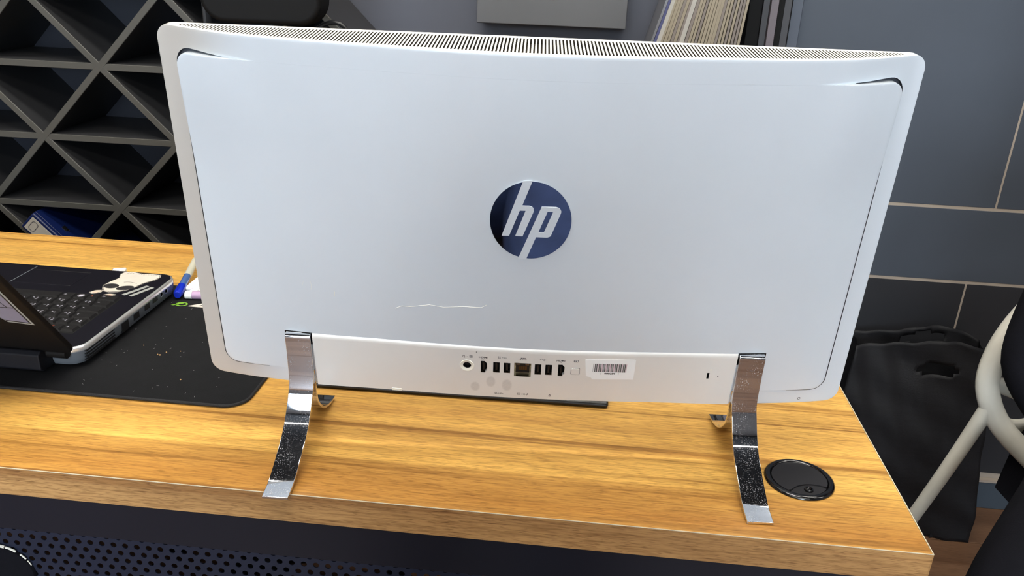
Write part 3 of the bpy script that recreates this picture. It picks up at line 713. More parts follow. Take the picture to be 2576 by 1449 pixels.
# logo: mirror disc cut by the two letters
LU, LH = .0007, .2076
O = Pm(LU, LH, DS(LU, LH)); X = Vector((1, 0, 0)); Y = (Pm(LU, LH+.01, DS(LU, LH+.01))-Pm(LU, LH-.01, DS(LU, LH-.01))).normalized(); N = X.cross(Y)
LF = (O+N*.0005, X, Y, N)
disc = circ(0, -.0008, .0356, .0387, 96)
vs, fs = curve_fill([disc], ext=.0004)
lg = MB().add(on_frame(vs, LF), fs).build('logo_disc', 'chrome', pc); lg['label'] = 'round mirror-chrome logo disc with the letters hp'
hL = [(-.00775, .0382), (.0002, .0390), (-.0079, .01431), (-.0017, .01431), (.0006, .0137), (.0020, .0120), (.0023, .0098), (.0019, .0080), (-.0065, -.01642), (-.013, -.01642), (-.0047, .00957), (-.0098, .00947), (-.0184, -.01642), (-.0250, -.01662)]
pL = [(.009, .014), (.0215, .01431), (.0240, .0135), (.0255, .0118), (.0261, .0100), (.0258, .00816), (.0186, -.014), (.0176, -.0156), (.0154, -.01652), (.0054, -.01672), (-.0026, -.0406), (-.0097, -.0400)]
pH = [(.0143, .00947), (.0192, .00947), (.0121, -.01159), (.0072, -.01169)]
for nm, loops in (('letter_h', [hL]), ('letter_p', [pL, pH])):
    vs, fs = curve_fill(loops, ext=.0004); MB().add([v+N*.0004 for v in on_frame(vs, LF)], fs).build(nm, 'shell', lg)

# chrome legs
def leg(sgn):
    def strap(path, wd, th, name, parent, sub=6):
        pts = []
        for i in range(len(path)-1):
            p0 = path[max(i-1, 0)]; p1 = path[i]; p2 = path[i+1]; p3 = path[min(i+2, len(path)-1)]
            for k in range(sub):
                t = k/sub
                pts.append(tuple(.5*((2*b)+(-a+c)*t+(2*a-5*b+4*c-d)*t*t+(-a+3*b-3*c+d)*t**3) for a, b, c, d in zip(p0, p1, p2, p3)))
        pts.append(path[-1]); mb = MB(); vs = []
        for i, (u, y_, z_) in enumerate(pts):
            a = pts[max(i-1, 0)]; b = pts[min(i+1, len(pts)-1)]; ty, tz = b[1]-a[1], b[2]-a[2]; L = math.hypot(ty, tz); ny, nz = tz/L, -ty/L   # normal to the path
            for du, dn in ((-wd/2, 0), (wd/2, 0), (wd/2, th), (-wd/2, th)): vs.append((sgn*u+du, y_+ny*dn, z_+nz*dn))
        n = len(pts); fs = [(i*4+k, i*4+(k+1) % 4, (i+1)*4+(k+1) % 4, (i+1)*4+k) for i in range(n-1) for k in range(4)]+[(3, 2, 1, 0), tuple((n-1)*4+k for k in range(4))]
        return mb.add(vs, fs).build(name, 'chrome_dusty', parent, bevel=.0005, seg=2)
    rear = [(.2243, -.0200, .1405), (.2243, -.0330, .1402), (.2243, -.0395, .1375), (.2243, -.0392, .1300), (.2243, -.0375, .1120), (.2246, -.0362, .0850), (.2262, -.0382, .0690), (.2278, -.0445, .0520), (.2291, -.0560, .0360), (.2306, -.0750, .0215), (.2317, -.0950, .0098), (.2324, -.1080, .0053), (.2329, -.1185, .0032)]
    # the strap thickness lies on the body side of this outer path
    r_ = strap(rear, .0252, -.0030, 'leg', pc)
    r_['label'] = 'curved chrome leg strap reaching back over the desk'
    front = [(.2245, -.0300, .0950), (.2250, -.0262, .0800), (.2268, -.0205, .0620), (.2290, -.0075, .0430), (.2305, .0100, .0270), (.2318, .0300, .0145), (.2324, .0550, .0055), (.2328, .0750, .0014)]
    strap(front, .0252, -.0030, 'front_foot', r_)
    # filler wedge behind the upper strap
    MB().box(sgn*.2245-.0120, sgn*.2245+.0120, -.0345, -.0230, .0800, .1385).build('leg_bracket', 'chrome', r_, bevel=.0008)
    for u0, u1, h0, h1 in ((.2108, .2383, .0560, .0640), (.2108, .2383, .0500, .0560)):
        MB().prism([(sgn*u0, h0), (sgn*u1, h0), (sgn*u1, h1), (sgn*u0, h1)], lambda u, h: Pm(u, h, DS(u, h)-.002), lambda u, h: Pm(u, h, D(u, h)+step(u)+.0005)).build('leg_notch', 'black_glass', pc)
leg(-1); leg(1)

# black slim keyboard under / in front of the computer
kb = empty('keyboard', (-.475, .27, 0), .02, 'slim black keyboard lying under the all-in-one computer', 'keyboard')
MB().prism([(-.062, 0), (.062, 0), (.062, .016), (-.050, .010), (-.062, .006)], lambda a, b: Vector((-.178, a, b+.0005)), lambda a, b: Vector((.178, a, b+.0005))).build('keyboard_body', 'dark', kb, bevel=.003, seg=3)
for r_ in range(5):
    for c_ in range(15):
        if c_ == 0 and r_ == 0: kp = MB().box(-.0085, .0085, -.0085, .0085, 0, .004).build('key', 'key', kb, bevel=.001, seg=1); o = kp
        else: o = kp.copy(); COL.objects.link(o); o.parent = kb
        o.location = (-.16+c_*.0228, -.040+r_*.021, .0105+r_*.0012)

# ------------------------------------------------------------------ desk mat
dm = empty('desk_mat', (-1.3, .3, 0), 0, 'large black cloth desk mat with stitched edge and rounded corner', 'mat')
mo = Vector((-1.3, .3, 0)); mx0, mx1, my0, my1 = -1.95, -.7145, .1440, .4690
MB().prism(rrect(mx0, mx1, my0, my1, .026, 8), lambda a, b: Vector((a, b, .0002))-mo, lambda a, b: Vector((a, b, .0030))-mo).build('mat_sheet', 'rubber', dm, bevel=.0006)
lp = rrect(mx0, mx1, my0, my1, .026, 8); lp.append(lp[0])
pth = []
for (a, b), (c, d_) in zip(lp[:-1], lp[1:]):
    n_ = max(1, int(math.hypot(c-a, d_-b)/.05))
    for k in range(n_): pth.append(Vector((a+(c-a)*k/n_, b+(d_-b)*k/n_, .0020))-mo)
pth.append(pth[0]); MB().tube(pth, .0019, 8).build('stitched_edge', 'stitch', dm, smooth=True)
# print at the far corner of the mat: green mark and white flash
Fm = (Vector((-.9030, .4030, .0032))-mo, Vector((1, 0, 0)), Vector((0, 1, 0)), Vector((0, 0, 1)))
vs, fs = curve_fill([circ(-.012, .002, .009, .007, 20), circ(-.011, .002, .006, .0045, 20)[::-1]]); mb = MB().add(on_frame(vs, Fm), fs)
vs, fs = curve_fill([[(-.026, -.003), (-.012, .007), (-.010, .005), (-.022, -.004)]]); mb.add(on_frame(vs, Fm), fs)
mb.build('green_print', 'green', dm, fixn=False)
mb = MB()
for lp_ in ([(.000, -.002), (.022, .014), (.034, .016), (.012, -.001)], [(.000, -.004), (.030, -.004), (.044, .014), (.040, .015), (.020, .001)]):
    vs, fs = curve_fill([lp_]); mb.add(on_frame(vs, Fm), fs)
mb.build('white_print', 'sticker_white', dm, fixn=False)
# crumbs
cr = MB()
for (x, y_) in ((-.862, .256), (-.870, .249), (-.866, .247), (-.846, .262), (-.811, .191), (-.83, .40), (-.90, .27)):
    r_ = random.uniform(.0009, .0017); cr.add([(x+r_*a, y_+r_*b, .0031+r_*(c+.9)) for a, b, c in ((1, 0, 0), (0, 1, .1), (-1, .1, 0), (0, -1, 0), (.1, 0, .8), (0, 0, -.9))], [(0, 1, 4), (1, 2, 4), (2, 3, 4), (3, 0, 4), (1, 0, 5), (2, 1, 5), (3, 2, 5), (0, 3, 5)])
tag(cr.build('crumbs', 'crumb'), 'tiny brown crumbs scattered on the black desk mat beside the laptop', 'crumbs', kind='stuff')
random.seed(3); lt = MB()
for k in range(70):
    x, y_ = random.uniform(-1.0, -.73), random.uniform(.155, .45); a = random.uniform(0, 3); l = random.uniform(.0004, .0018)
    lt.box(-l, l, -.00015, .00015, 0, .0001, Matrix.Rotation(a, 3, 'Z'), (x, y_, .00305))
tag(lt.build('lint', 'sticker_grey'), 'pale specks of lint and dust on the black desk mat', 'dust', kind='stuff')

# ------------------------------------------------------------------ laptop
LXR, LXL, LYF, LYB, LZ0, LZ1 = -.9350, -1.2750, .4430, .1920, .0065, .0335
lap = empty('laptop', ((LXR+LXL)/2, (LYF+LYB)/2, .003), 0, 'open black laptop with silver sides, seen from behind its lid', 'laptop')
lo = Vector(lap.location)
def lp2(pts, z): return [Vector((a, b, z))-lo for a, b in pts]
outl = rrect(LXL, LXR, LYB, LYF, .022, 8)
def inset(d_): return rrect(LXL+d_, LXR-d_, LYB+d_, LYF-d_, max(.022-d_, .004), 8)
def loft(levels, name, m, parent, cap=True, **kw):
    mb = MB(); n_ = len(levels[0][0]); vs = []
    for lp_, z in levels: vs += lp2(lp_, z)
    fs = [(k*n_+i, k*n_+(i+1) % n_, (k+1)*n_+(i+1) % n_, (k+1)*n_+i) for k in range(len(levels)-1) for i in range(n_)]
    if cap: fs += [tuple(range(n_))[::-1], tuple((len(levels)-1)*n_+i for i in range(n_))]
    return mb.add(vs, fs).build(name, m, parent, smooth=True, **kw)
base = loft([(inset(.012), LZ0), (inset(.004), LZ0+.003), (inset(.0012), .0150), (inset(0), .0265)], 'base', 'lapsilver', lap)
loft([(inset(0), .0265), (inset(-.0002), .0300), (inset(.0008), .0325), (inset(.0028), .0332)], 'silver_lip', 'lapbright', lap, autos=60)
deck = loft([(inset(.0027), .0325), (inset(.0032), .0336), (inset(.006), .0338)], 'deck', 'lapdeck', lap)
for fx in (LXL+.03, LXR-.03):
    for fy in (LYB+.03, LYF-.03): MB().lathe([(.006, .0032), (.006, .0066)], 16, o=Vector((fx, fy, 0))-lo).build('rubber_foot', 'dark', lap, smooth=True)
# touchpad and its buttons
def flat(name, m, x0, x1, y0, y1, z0, z1, par=lap, bev=.0003):
    return MB().box(x0-lo.x, x1-lo.x, y0-lo.y, y1-lo.y, z0-lo.z, z1-lo.z).build(name, m, par, bevel=bev, seg=1)
tp = flat('touchpad', 'lapdeck', -1.150, -1.060, .3730, .4225, .0336, .0341)
flat('touchpad_edge', 'lapsilver', -1.1515, -1.1500, .3720, .4340, .0336, .0342)
flat('touchpad_edge', 'key', -1.150, -1.060, .4228, .4242, .0336, .0342)
# keyboard: rows run along x, front row (space) first
well = flat('key_well', 'darkhole', -1.262, -.9670, .2300, .3475, .0336, .0339, bev=0)
kcache = {}
def key(x0, x1, y0, y1, prints=1, colr='keyprint', big=False):
    w_, d_ = round(x1-x0, 4), round(y1-y0, 4)
    if (w_, d_) not in kcache:
        a, b = w_/2, d_/2; i_ = .0015
        vs = [(-a, -b, 0), (a, -b, 0), (a, b, 0), (-a, b, 0), (-a+i_, -b+i_, .0030), (a-i_, -b+i_, .0030), (a-i_, b-i_, .0030), (-a+i_, b-i_, .0030)]
        kcache[(w_, d_)] = MB().add(vs, [(0, 1, 5, 4), (1, 2, 6, 5), (2, 3, 7, 6), (3, 0, 4, 7), (4, 5, 6, 7)]).build('key', 'key', lap); o = kcache[(w_, d_)]
    else:
        o = kcache[(w_, d_)].copy(); COL.objects.link(o); o.parent = lap
    o.location = Vector(((x0+x1)/2, (y0+y1)/2, .0339))-lo
    if prints:
        mb = MB(); random.seed(int(x0*1e4+y0*1e5)); cx, cy = 0, 0
        cells = [(-.003, .002), (.002, .002), (.0025, -.002)] if prints == 2 else [(-(w_/2-.005), .001)]
        for (ox, oy) in cells:
            for q in range(3):
                a = random.uniform(0, 3.1); l = random.uniform(.0010, .0020)
                mb.add([(ox+sx_*l*math.cos(a)-sy_*.0003*math.sin(a)+random.uniform(-.0006, .0006), oy+sx_*l*math.sin(a)+sy_*.0003*math.cos(a), .00305) for sx_, sy_ in ((-1, -1), (1, -1), (1, 1), (-1, 1))], [(0, 1, 2, 3)])
        if prints == 3:
            mb = MB(); vs, fs = curve_fill([circ(0, 0, .0045, .0045, 20), circ(0, 0, .0039, .0039, 20)[::-1]]); mb.add([(a, b, .00305) for a, b, c in vs], fs)
            vs, fs = curve_fill([circ(0, 0, .0032, .0028, 12)]); mb.add([(a, b, .00305) for a, b, c in vs], fs)
        mb.build('key_letter', colr, o, fixn=False)
kp, gpx = .0187, .0016
rows_k = [(.3290, .3460, [(-.9690, 1.45, 1, 'keyprint'), (0, .9, 1, 'keyorange'), (0, 1.0, 3, 'keyprint'), (0, 1.05, 1, 'keyprint'), (0, 5.2, 0, ''), (0, 1, 1, 'keyprint'), (0, 1, 1, 'keyprint'), (0, 1, 1, 'keyprint'), (0, 1, 1, 'keyprint')]),
          (.3100, .3275, [(-.9690, 1.25, 1, 'keyprint')]+[(0, 1, 2, 'keyprint')]*12+[(0, 1.2, 1, 'keyprint')]),
          (.2905, .3080, [(-.9690, 1.75, 1, 'keyprint')]+[(0, 1, 2, 'keyprint')]*11+[(0, 1.7, 1, 'keyprint')]),
          (.2710, .2885, [(-.9690, 1.5, 1, 'keyprint')]+[(0, 1, 2, 'keyprint')]*12+[(0, 1, 1, 'keyprint')]),
          (.2515, .2690, [(-.9690, 1.0, 2, 'keyprint')]+[(0, 1, 2, 'keyprint')]*12+[(0, 1.5, 1, 'keyprint')]),
          (.2340, .2490, [(-.9690, 1.0, 1, 'keyprint'), (0, 1, 1, 'keyorange')]+[(0, 1, 1, 'keyprint')]*13)]
for y0, y1, ks in rows_k:
    x = ks[0][0]
    for (_, wk, pr, cl) in ks:
        x1 = x; x0 = x-wk*kp+gpx
        if x0 < -1.262: break
        key(x0, x1, y0, y1, pr, cl if cl else 'keyprint'); x = x0-gpx
# lid
la = math.atan2(.120, .085)   # leaning toward the camera
hy, hz = .1850, .0350
def LB(a, b, t): # a across (x), b along the lid from the hinge, t outward (toward camera, below)
    return Vector((a, hy-b*math.cos(la)-t*math.sin(la), hz+b*math.sin(la)-t*math.cos(la)))-lo
LW = .228
lid = MB().prism(rrect(LXL+.004, -.9340, .000, LW, .012, 5), lambda a, b: LB(a, b, -.003), lambda a, b: LB(a, b, .0045)).build('lid', 'laplid', lap, bevel=.0022, seg=3)
MB().prism(rect(LXL+.014, -.954, .012, LW-.012), lambda a, b: LB(a, b, -.0034), lambda a, b: LB(a, b, -.0030)).build('display', 'black_glass', lid)
# sticker on the back of the lid
st = [(-.9810, .072), (-.9895, .067), (-1.012, .067), (-1.045, .106), (-1.048, .152), (-1.030, .152), (-1.006, .112)]
def LBs(lp_, t, name, m, par): 
    return MB().prism(lp_, lambda a, b: LB(a, b, .0044), lambda a, b: LB(a, b, t)).build(name, m, par, fixn=True)
STK = [(-.9465, .0685), (-.9767, .0715), (-.9900, .0980), (-1.0200, .1400), (-1.0200, .2000), (-.9455, .1850)]
s1 = LBs(STK, .0047, 'lid_sticker', 'sticker_grey', lid); s1['label'] = 'pale lilac wedge-shaped sticker with black lines'
cxs = sum(a for a, b in STK)/6; cys = sum(b for a, b in STK)/6
LBs([(cxs+(a-cxs)*.93, cys+(b-cys)*.95) for a, b in STK], .0048, 'sticker_outline', 'ink', lid)
LBs([(cxs+(a-cxs)*.88, cys+(b-cys)*.91) for a, b in STK], .0049, 'sticker_field', 'sticker_lilac', lid)
for a, b, c, d_ in ((-.9490, .106, -.992, .105), (-.958, .106, -.966, .150), (-.975, .106, -.990, .150), (-.9500, .135, -1.012, .128)):
    LBs(bar(a, b, c, d_, .0012), .0050, 'sticker_line', 'ink', lid)
# hinge barrels and extended battery at the back
MB().tube([Vector((x, hy+.003, .0290))-lo for x in (-1.262, -1.1, -.9480)], .0062, 14).build('hinge_barrel', 'laplid', lap, smooth=True)
MB().prism([(.2000, .010), (.1740, .010), (.1690, .014), (.1690, .0330), (.1745, .0370), (.2000, .0300)], lambda a, b: Vector((-1.250, a, b))-lo, lambda a, b: Vector((-.9720, a, b))-lo).build('battery', 'battery', lap, bevel=.0015)
# side ports (right-hand flank toward the computer)
sx = LXR+.0001
def sport(y0, y1, z0, z1, m='darkhole', name='side_port', t=.0012):
    return flat(name, m, LXR-.003, LXR-.0004+t*.5, y0, y1, z0, z1, bev=0)
Rx = Matrix.Rotation(math.radians(90), 3, 'Y')
for yy in (.4035, .3900):
    MB().lathe([(.0026, 0), (.0044, 0), (.0042, .0012), (.0026, .0009)], 18, o=Vector((LXR-.0012, yy, .0235))-lo, R=Rx).build('audio_jack_ring', 'lapsilver', base, smooth=True)
    MB().lathe([(0, .0013), (.0028, .0013)], 14, o=Vector((LXR-.0014, yy, .0235))-lo, R=Rx).build('audio_jack', 'darkhole', base, fixn=False)
for (y0, y1, z0, z1) in ((.3650, .3785, .0195, .0260), (.3430, .3560, .0180, .0255), (.3140, .3280, .0165, .0250), (.2840, .3005, .0120, .0250)):
    flat('side_port', 'darkhole', LXR-.004, LXR+.0001, y0, y1, z0, z1, par=lap, bev=0)
for k in range(4): flat('vent_slit', 'darkhole', LXR-.004, LXR+.0001, .2045, .2670, .0245-k*.0040, .0262-k*.0040, bev=0)
# palm-rest stickers: generic cartoon animal with two dark eye patches, and two grey stripes
def deckpoly(name, m, loops, z):
    vs, fs = curve_fill(loops, ext=.00005); return MB().add([Vector((a, b, z+c))-lo for a, b, c in vs], fs).build(name, m, lap)
def blob(cx, cy, rx, ry, n_=28, amp=.06, f=5, rot=0, sd=0):
    out = []
    for k in range(n_):
        t = 2*math.pi*k/n_; q = 1+amp*math.sin(f*t+sd); a, b = rx*q*math.cos(t), ry*q*math.sin(t)
        out.append((cx+a*math.cos(rot)-b*math.sin(rot), cy+a*math.sin(rot)+b*math.cos(rot)))
    return out
body = [(-1.0120, .3720), (-1.0060, .3640), (-.9960, .3610), (-.9850, .3640), (-.9760, .3720), (-.9700, .3840), (-.9655, .4000), (-.9560, .4140), (-.9540, .4260), (-.9580, .4360), (-.9700, .4370), (-.9850, .4350), (-1.0020, .4400), (-1.0150, .4380), (-1.0170, .4280), (-1.0110, .4140), (-1.0160, .3980), (-1.0180, .3840)]
s0 = deckpoly('animal_sticker', 'sticker_white', [body], .0339); s0['label'] = 'white cartoon animal sticker with dark eye patches and peach ears'
for nm, m_, lp_, z in (('ear', 'sticker_white', blob(-1.0140, .3600, .0085, .0065, rot=.7), .0339), ('ear', 'sticker_white', blob(-.9900, .3520, .0085, .0055, rot=.2), .0339),
                       ('ear_inside', 'sticker_pink', blob(-1.0135, .3600, .0050, .0035, rot=.7), .03402), ('ear_inside', 'sticker_pink', blob(-.9900, .3522, .0052, .0030, rot=.2), .03402),
                       ('eye_patch', 'ink', blob(-1.0050, .3830, .0112, .0085, amp=.04, f=2, rot=-.3), .03402), ('eye_patch', 'ink', blob(-.9825, .3795, .0122, .0078, amp=.04, f=2, rot=.35), .03402)):
    deckpoly(nm, m_, [lp_], z)
for k in range(4): deckpoly('sticker_outline_arc', 'ink', [bar(-.995+k*.005, .3990+math.sin(k)*.002, -.990+k*.005, .3990+math.sin(k+1)*.002, .0007)], .03402)
random.seed(5); sb_ = MB()
for k in range(13):
    a0 = -1.008+k*.0036; lp_ = bar(a0, .4310+random.uniform(-.0010, .0010), a0+random.uniform(.001, .0026), .4330+random.uniform(-.0022, .0022), .0007); sb_.add([Vector((a, b, .03412))-lo for a, b in lp_], [(0, 1, 2, 3)])
sb_.build('sticker_scribble', 'ink', lap, fixn=False)
def ringline(name, pts, wd, z, m_):
    P_ = [Vector((a, b, z))-lo for a, b in pts]; MB().tube(P_+[P_[0]], wd, 4, cap=False).build(name, m_, lap)
ringline('sticker_outline', [(a*.97+(-.9875)*.03, b*.97+.401*.03) for a, b in body], .00035, .0341, 'ink')
ringline('ear_outline', blob(-1.0140, .3600, .0075, .0055, rot=.7), .00030, .0341, 'ink')
ringline('ear_outline', blob(-.9900, .3520, .0075, .0045, rot=.2), .00030, .0341, 'ink')
for o_ in (0, .0115): deckpoly('grey_stripe', 'sticker_grey', [bar(-.9720+o_, .3560-o_*.2, -.9550+o_*.8, .3920-o_*.3, .0060)], .0339)

# ------------------------------------------------------------------ stationery behind the laptop
def rotz(a): return Matrix.Rotation(a, 3, 'Z')
pn = empty('marker_pen', (-.9300, .4280, .0), 0, 'blue capped marker pen with clear barrel lying beside the laptop', 'pen')
dr = Vector((-.028, .125, .010)).normalized(); p0 = Vector((.003, -.010, .0110))
MB().tube([p0, p0+dr*.004, p0+dr*.028], [.0050, .0068, .0066], 18).build('cap', 'bluecap', pn, smooth=True)
MB().tube([p0+dr*.0282, p0+dr*.062], .0058, 18).build('grip', 'bluebarrel', pn, smooth=True)
MB().tube([p0+dr*.0622, p0+dr*.120], .0058, 18).build('barrel', 'clear', pn, smooth=True)
MB().box(-.0012, .0012, 0, .022, .0062, .0076, Matrix.Rotation(math.atan2(-dr.x, dr.y), 3, 'Z'), p0+dr*.003).build('clip', 'bluecap', pn)
cp = empty('correction_pen', (-.9130, .4520, 0), 0, 'white correction pen leaning on the marker pen', 'pen')
d2 = Vector((.016, .060, .004)).normalized(); q0 = Vector((0, -.022, .0095))
MB().tube([q0, q0+d2*.004, q0+d2*.012, q0+d2*.050, q0+d2*.058], [.0028, .0048, .0056, .0052, .0030], 16).build('pen_body', 'whiteplastic', cp, smooth=True)
MB().tube([q0-d2*.005, q0], [.0015, .0026], 10).build('pen_tip', 'clear', cp, smooth=True)
wp = empty('paper_packet', (-.885, .472, .0), -.12, 'white paper packet with magenta band and maroon corner on the desk', 'packet')
MB().prism([(-.040, -.034), (.030, -.034), (.034, .044), (-.034, .046), (-.046, .010)], lambda a, b: Vector((a, b, .0034)), lambda a, b: Vector((a, b, .0125))).build('packet_body', 'paper', wp, bevel=.001)
MB().prism([(-.028, -.0330), (.030, -.0310), (.030, -.0190), (-.020, -.0210)], lambda a, b: Vector((a, b, .0124)), lambda a, b: Vector((a, b, .0128))).build('magenta_band', 'purple', wp)
MB().prism([(-.028, .016), (.032, -.004), (.033, .040), (-.018, .043)], lambda a, b: Vector((a, b, .0124)), lambda a, b: Vector((a, b, .0128))).build('maroon_corner', 'maroon', wp)
sb_ = MB()
for k in range(6):
    lp_ = bar(-.018+k*.006, -.006+random.uniform(-.002, .002), -.016+k*.006, -.004+random.uniform(-.003, .003), .0010); sb_.add([(a, b, .0130) for a, b in lp_], [(0, 1, 2, 3)])
sb_.build('packet_marks', 'print', wp, fixn=False)
ls = empty('lip_balm', (-.9160, .4255, .0030), .12, 'mauve stick with a white cap lying before the paper packet', 'stick')
MB().tube([(-.002, 0, .0062), (.008, 0, .0062)], .0058, 16).build('white_cap', 'whiteplastic', ls, smooth=True)
MB().tube([(.0085, 0, .0062), (.060, 0, .0062)], .0060, 16).build('stick_body', 'mauve', ls, smooth=True)
ers = empty('eraser', (-1.062, .4975, -.0030), .3, 'small white eraser peeking from behind the laptop', 'eraser')
MB().box(-.010, .010, -.007, .007, .0032, .0150).build('eraser_block', 'whiteplastic', ers, bevel=.002)
MB().box(-.0104, .002, -.0074, .0074, .0031, .0145).build('eraser_sleeve', 'sticker_lilac', ers, bevel=.001)

# ------------------------------------------------------------------ lattice shelf
LY0, LY1 = .945, WALLY-.002; AX, AZ, DXn, DZn, TH = -1.3200, .2545, .1445, .1475, .0135
lat = empty('lattice_shelf', (-1.4, 1.05, FLOOR), 0, 'tall charcoal diamond lattice shelf with level boards against the back wall', 'shelf')
lto = Vector(lat.location)
ZT, ZB, XL, XR = .86, FLOOR+.05, -2.35, -.62
def bound(x, z): return x <= XR+1e-6 and x+z <= AX+AZ+2*2*.292*.5+0.0003
CM = AX+AZ+.292*2
def board(p, q, name='shelf_board', dy=0):
    (xa, za), (xb, zb) = p, q; dx, dz = xb-xa, zb-za; L = math.hypot(dx, dz)
    if L < .03: return
    ang_ = math.atan2(dz, dx); R = Matrix.Rotation(-ang_, 3, 'Y')
    bo = MB().box(0, L, .0012, LY1-LY0, -TH/2, TH/2, R, Vector((xa, LY0+dy, za))-lto).build(name, 'lattice', lat)
    MB().box(0, L, 0, .0035, -TH/2-.0001, TH/2+.0001, R, Vector((xa, LY0+dy, za))-lto).build('edge_band', 'lattice_edge', bo, bevel=.0014, seg=1)
# diagonal ratio is not exactly 45 degrees: use node lattice
sl = DZn/DXn
def clip(fx, x0, x1):
    xs = np.linspace(x0, x1, 4001); ok = [x for x in xs if ZB <= fx(x) <= ZT and x <= XR and (sl*(x-AX)+(fx(x)-AZ)) <= 2*2*DZn+1e-6]
    return (min(ok), max(ok)) if ok else None
for k in range(-12, 14):
    if k % 2: continue
    # descending: z = AZ + k*DZn*... - sl*(x-AX)
    f = lambda x: AZ+k*DZn-sl*(x-AX)
    c = clip(f, XL, XR) if k <= 4 else None
    if c: board((c[0], f(c[0])), (c[1], f(c[1])), dy=-.0004)
    f2 = lambda x: AZ+k*DZn+sl*(x-AX)
    c = clip(f2, XL, XR)
    if c: board((c[0], f2(c[0])), (c[1], f2(c[1])), dy=-.0008)
for j in range(-6, 5):
    z = AZ+j*DZn; xr = min(XR, AX+(4-j)*DXn)
    if ZB < z < ZT: board((XL, z), (xr, z))
MB().box(XR-lto.x, XR+.016-lto.x, LY0-lto.y, LY1-lto.y, FLOOR+.0-lto.z, AZ-.05+.0-lto.z-.20).build('side_board', 'lattice', lat, bevel=.001)
MB().box(XL-lto.x, XR-lto.x, LY0-lto.y, LY1-lto.y, 0.0, .05).build('plinth', 'lattice', lat, bevel=.001)
bk = [(XL, ZB), (XR, ZB), (XR, AZ+4*DZn-sl*(XR-AX)), (AX+(4*DZn-(ZT-AZ))/sl, ZT), (XL, ZT)]
MB().prism(bk, lambda a, b: Vector((a, LY1, b))-lto, lambda a, b: Vector((a, LY1-.004, b))-lto).build('back_board', 'lattice_back', lat)

# blue binder lying on the sloping board
bang = math.atan2(-(.1067-.0534), (1.5131-1.4802)) # unused guide
bd = empty('ring_binder', (-1.5425, .925, -.0880), 0, 'blue ring binder with grey spine label leaning in the lattice shelf', 'binder')
Rb = Matrix.Rotation(math.radians(45.6), 3, 'Y')
def bb(name, m, x0, x1, y0, y1, z0, z1, bevel=.001):
    return MB().box(x0, x1, y0, y1, z0, z1, Rb).build(name, m, bd, bevel=bevel)
bb('spine', 'blue', 0, .185, 0, .012, 0, .047, .004)
bb('cover_board', 'blue', 0, .185, .010, .20, .0445, .047)
bb('cover_board', 'blue', 0, .185, .010, .20, 0, .0025)
bb('paper_block', 'paper', .006, .180, .02, .19, .005, .040)
bb('spine_label', 'binder_label', .006, .150, -.0008, .0002, .006, .040, .0004)
lab = MB()
vs, fs = curve_fill([rrect(.012, .028, .011, .035, .006), rrect(.0135, .0265, .0125, .0335, .005)[::-1]])
lab.add([Rb @ Vector((a, -.0010, b)) for a, b, c in vs], fs); lab.build('label_stamp', 'print', bd, fixn=False)
for xx in (.055, .145):
    bb('cover_slot', 'darkhole', xx, xx+.014, .030, .042, .0465, .0474, .0003)
    MB().tube([Rb @ Vector((xx+.014+.003*math.cos(t), .036+.004*math.sin(t), .048)) for t in [k*.5 for k in range(8)]], .0005, 6).build('slot_ring', 'steel', bd, smooth=True)

# ------------------------------------------------------------------ wall board, low cabinet and folders
gb = tag(MB().box(-.581, -.282, 1.07, WALLY, .3620, .80).build('wall_box', 'grey_box', None, bevel=.002), 'plain grey box mounted on the back wall above the monitor', 'wall box')
cb = empty('low_cabinet', (-.2, 1.0, FLOOR), 0, 'low dark cabinet behind the monitor carrying the folders', 'cabinet')
MB().box(-.22, .145, -.10, .145, 0, .96).build('cabinet_body', 'dark_trim', cb, bevel=.002)
for a in (-.218, -.036): MB().box(a, a+.178, -.118, -.1005, .02, .94).build('cabinet_door', 'wall_low', cb, bevel=.002)
random.seed(11); z0 = FLOOR+.961; n_ = 27
kinds = ['paperstack', 'paperstack_grey', 'paperstack_olive', 'paperstack', 'paperstack_white']
zs = .3475-z0
for k in range(n_):
    t = k/(n_-1); lean = math.radians(15.5-10*t); wd = .0044+random.random()*.0016
    m_ = kinds[random.randrange(4)]
    if k == 0: m_ = 'folder_clear'
    elif k == 1: m_ = 'folder_blue'
    elif k in (2, 9): m_ = 'paperstack_white'; wd = .0085
    x = -.2350+.1580*t-math.tan(lean)*zs+(.002 if k > 9 else 0)
    f = empty('paper_folder', (x, 1.0, z0), 0, None, 'folder', 'paper folders standing on the low cabinet', rot=(0, lean, 0))
    f['label'] = {0: 'clear plastic sleeve at the leaning outer end of the folder row', 1: 'thin blue folder beside the clear sleeve', 2: 'thick pale folder next to the thin blue folder', 9: 'thick pale green-grey folder in the middle of the folder row'}.get(k, 'thin beige or grey paper folder in the upright row behind the monitor')
    MB().box(-wd/2, wd/2, -.02, .13, .0005 + wd*.5*math.sin(lean), .34+random.random()*.01).build('folder_cover', m_, f, bevel=.0006, seg=1)

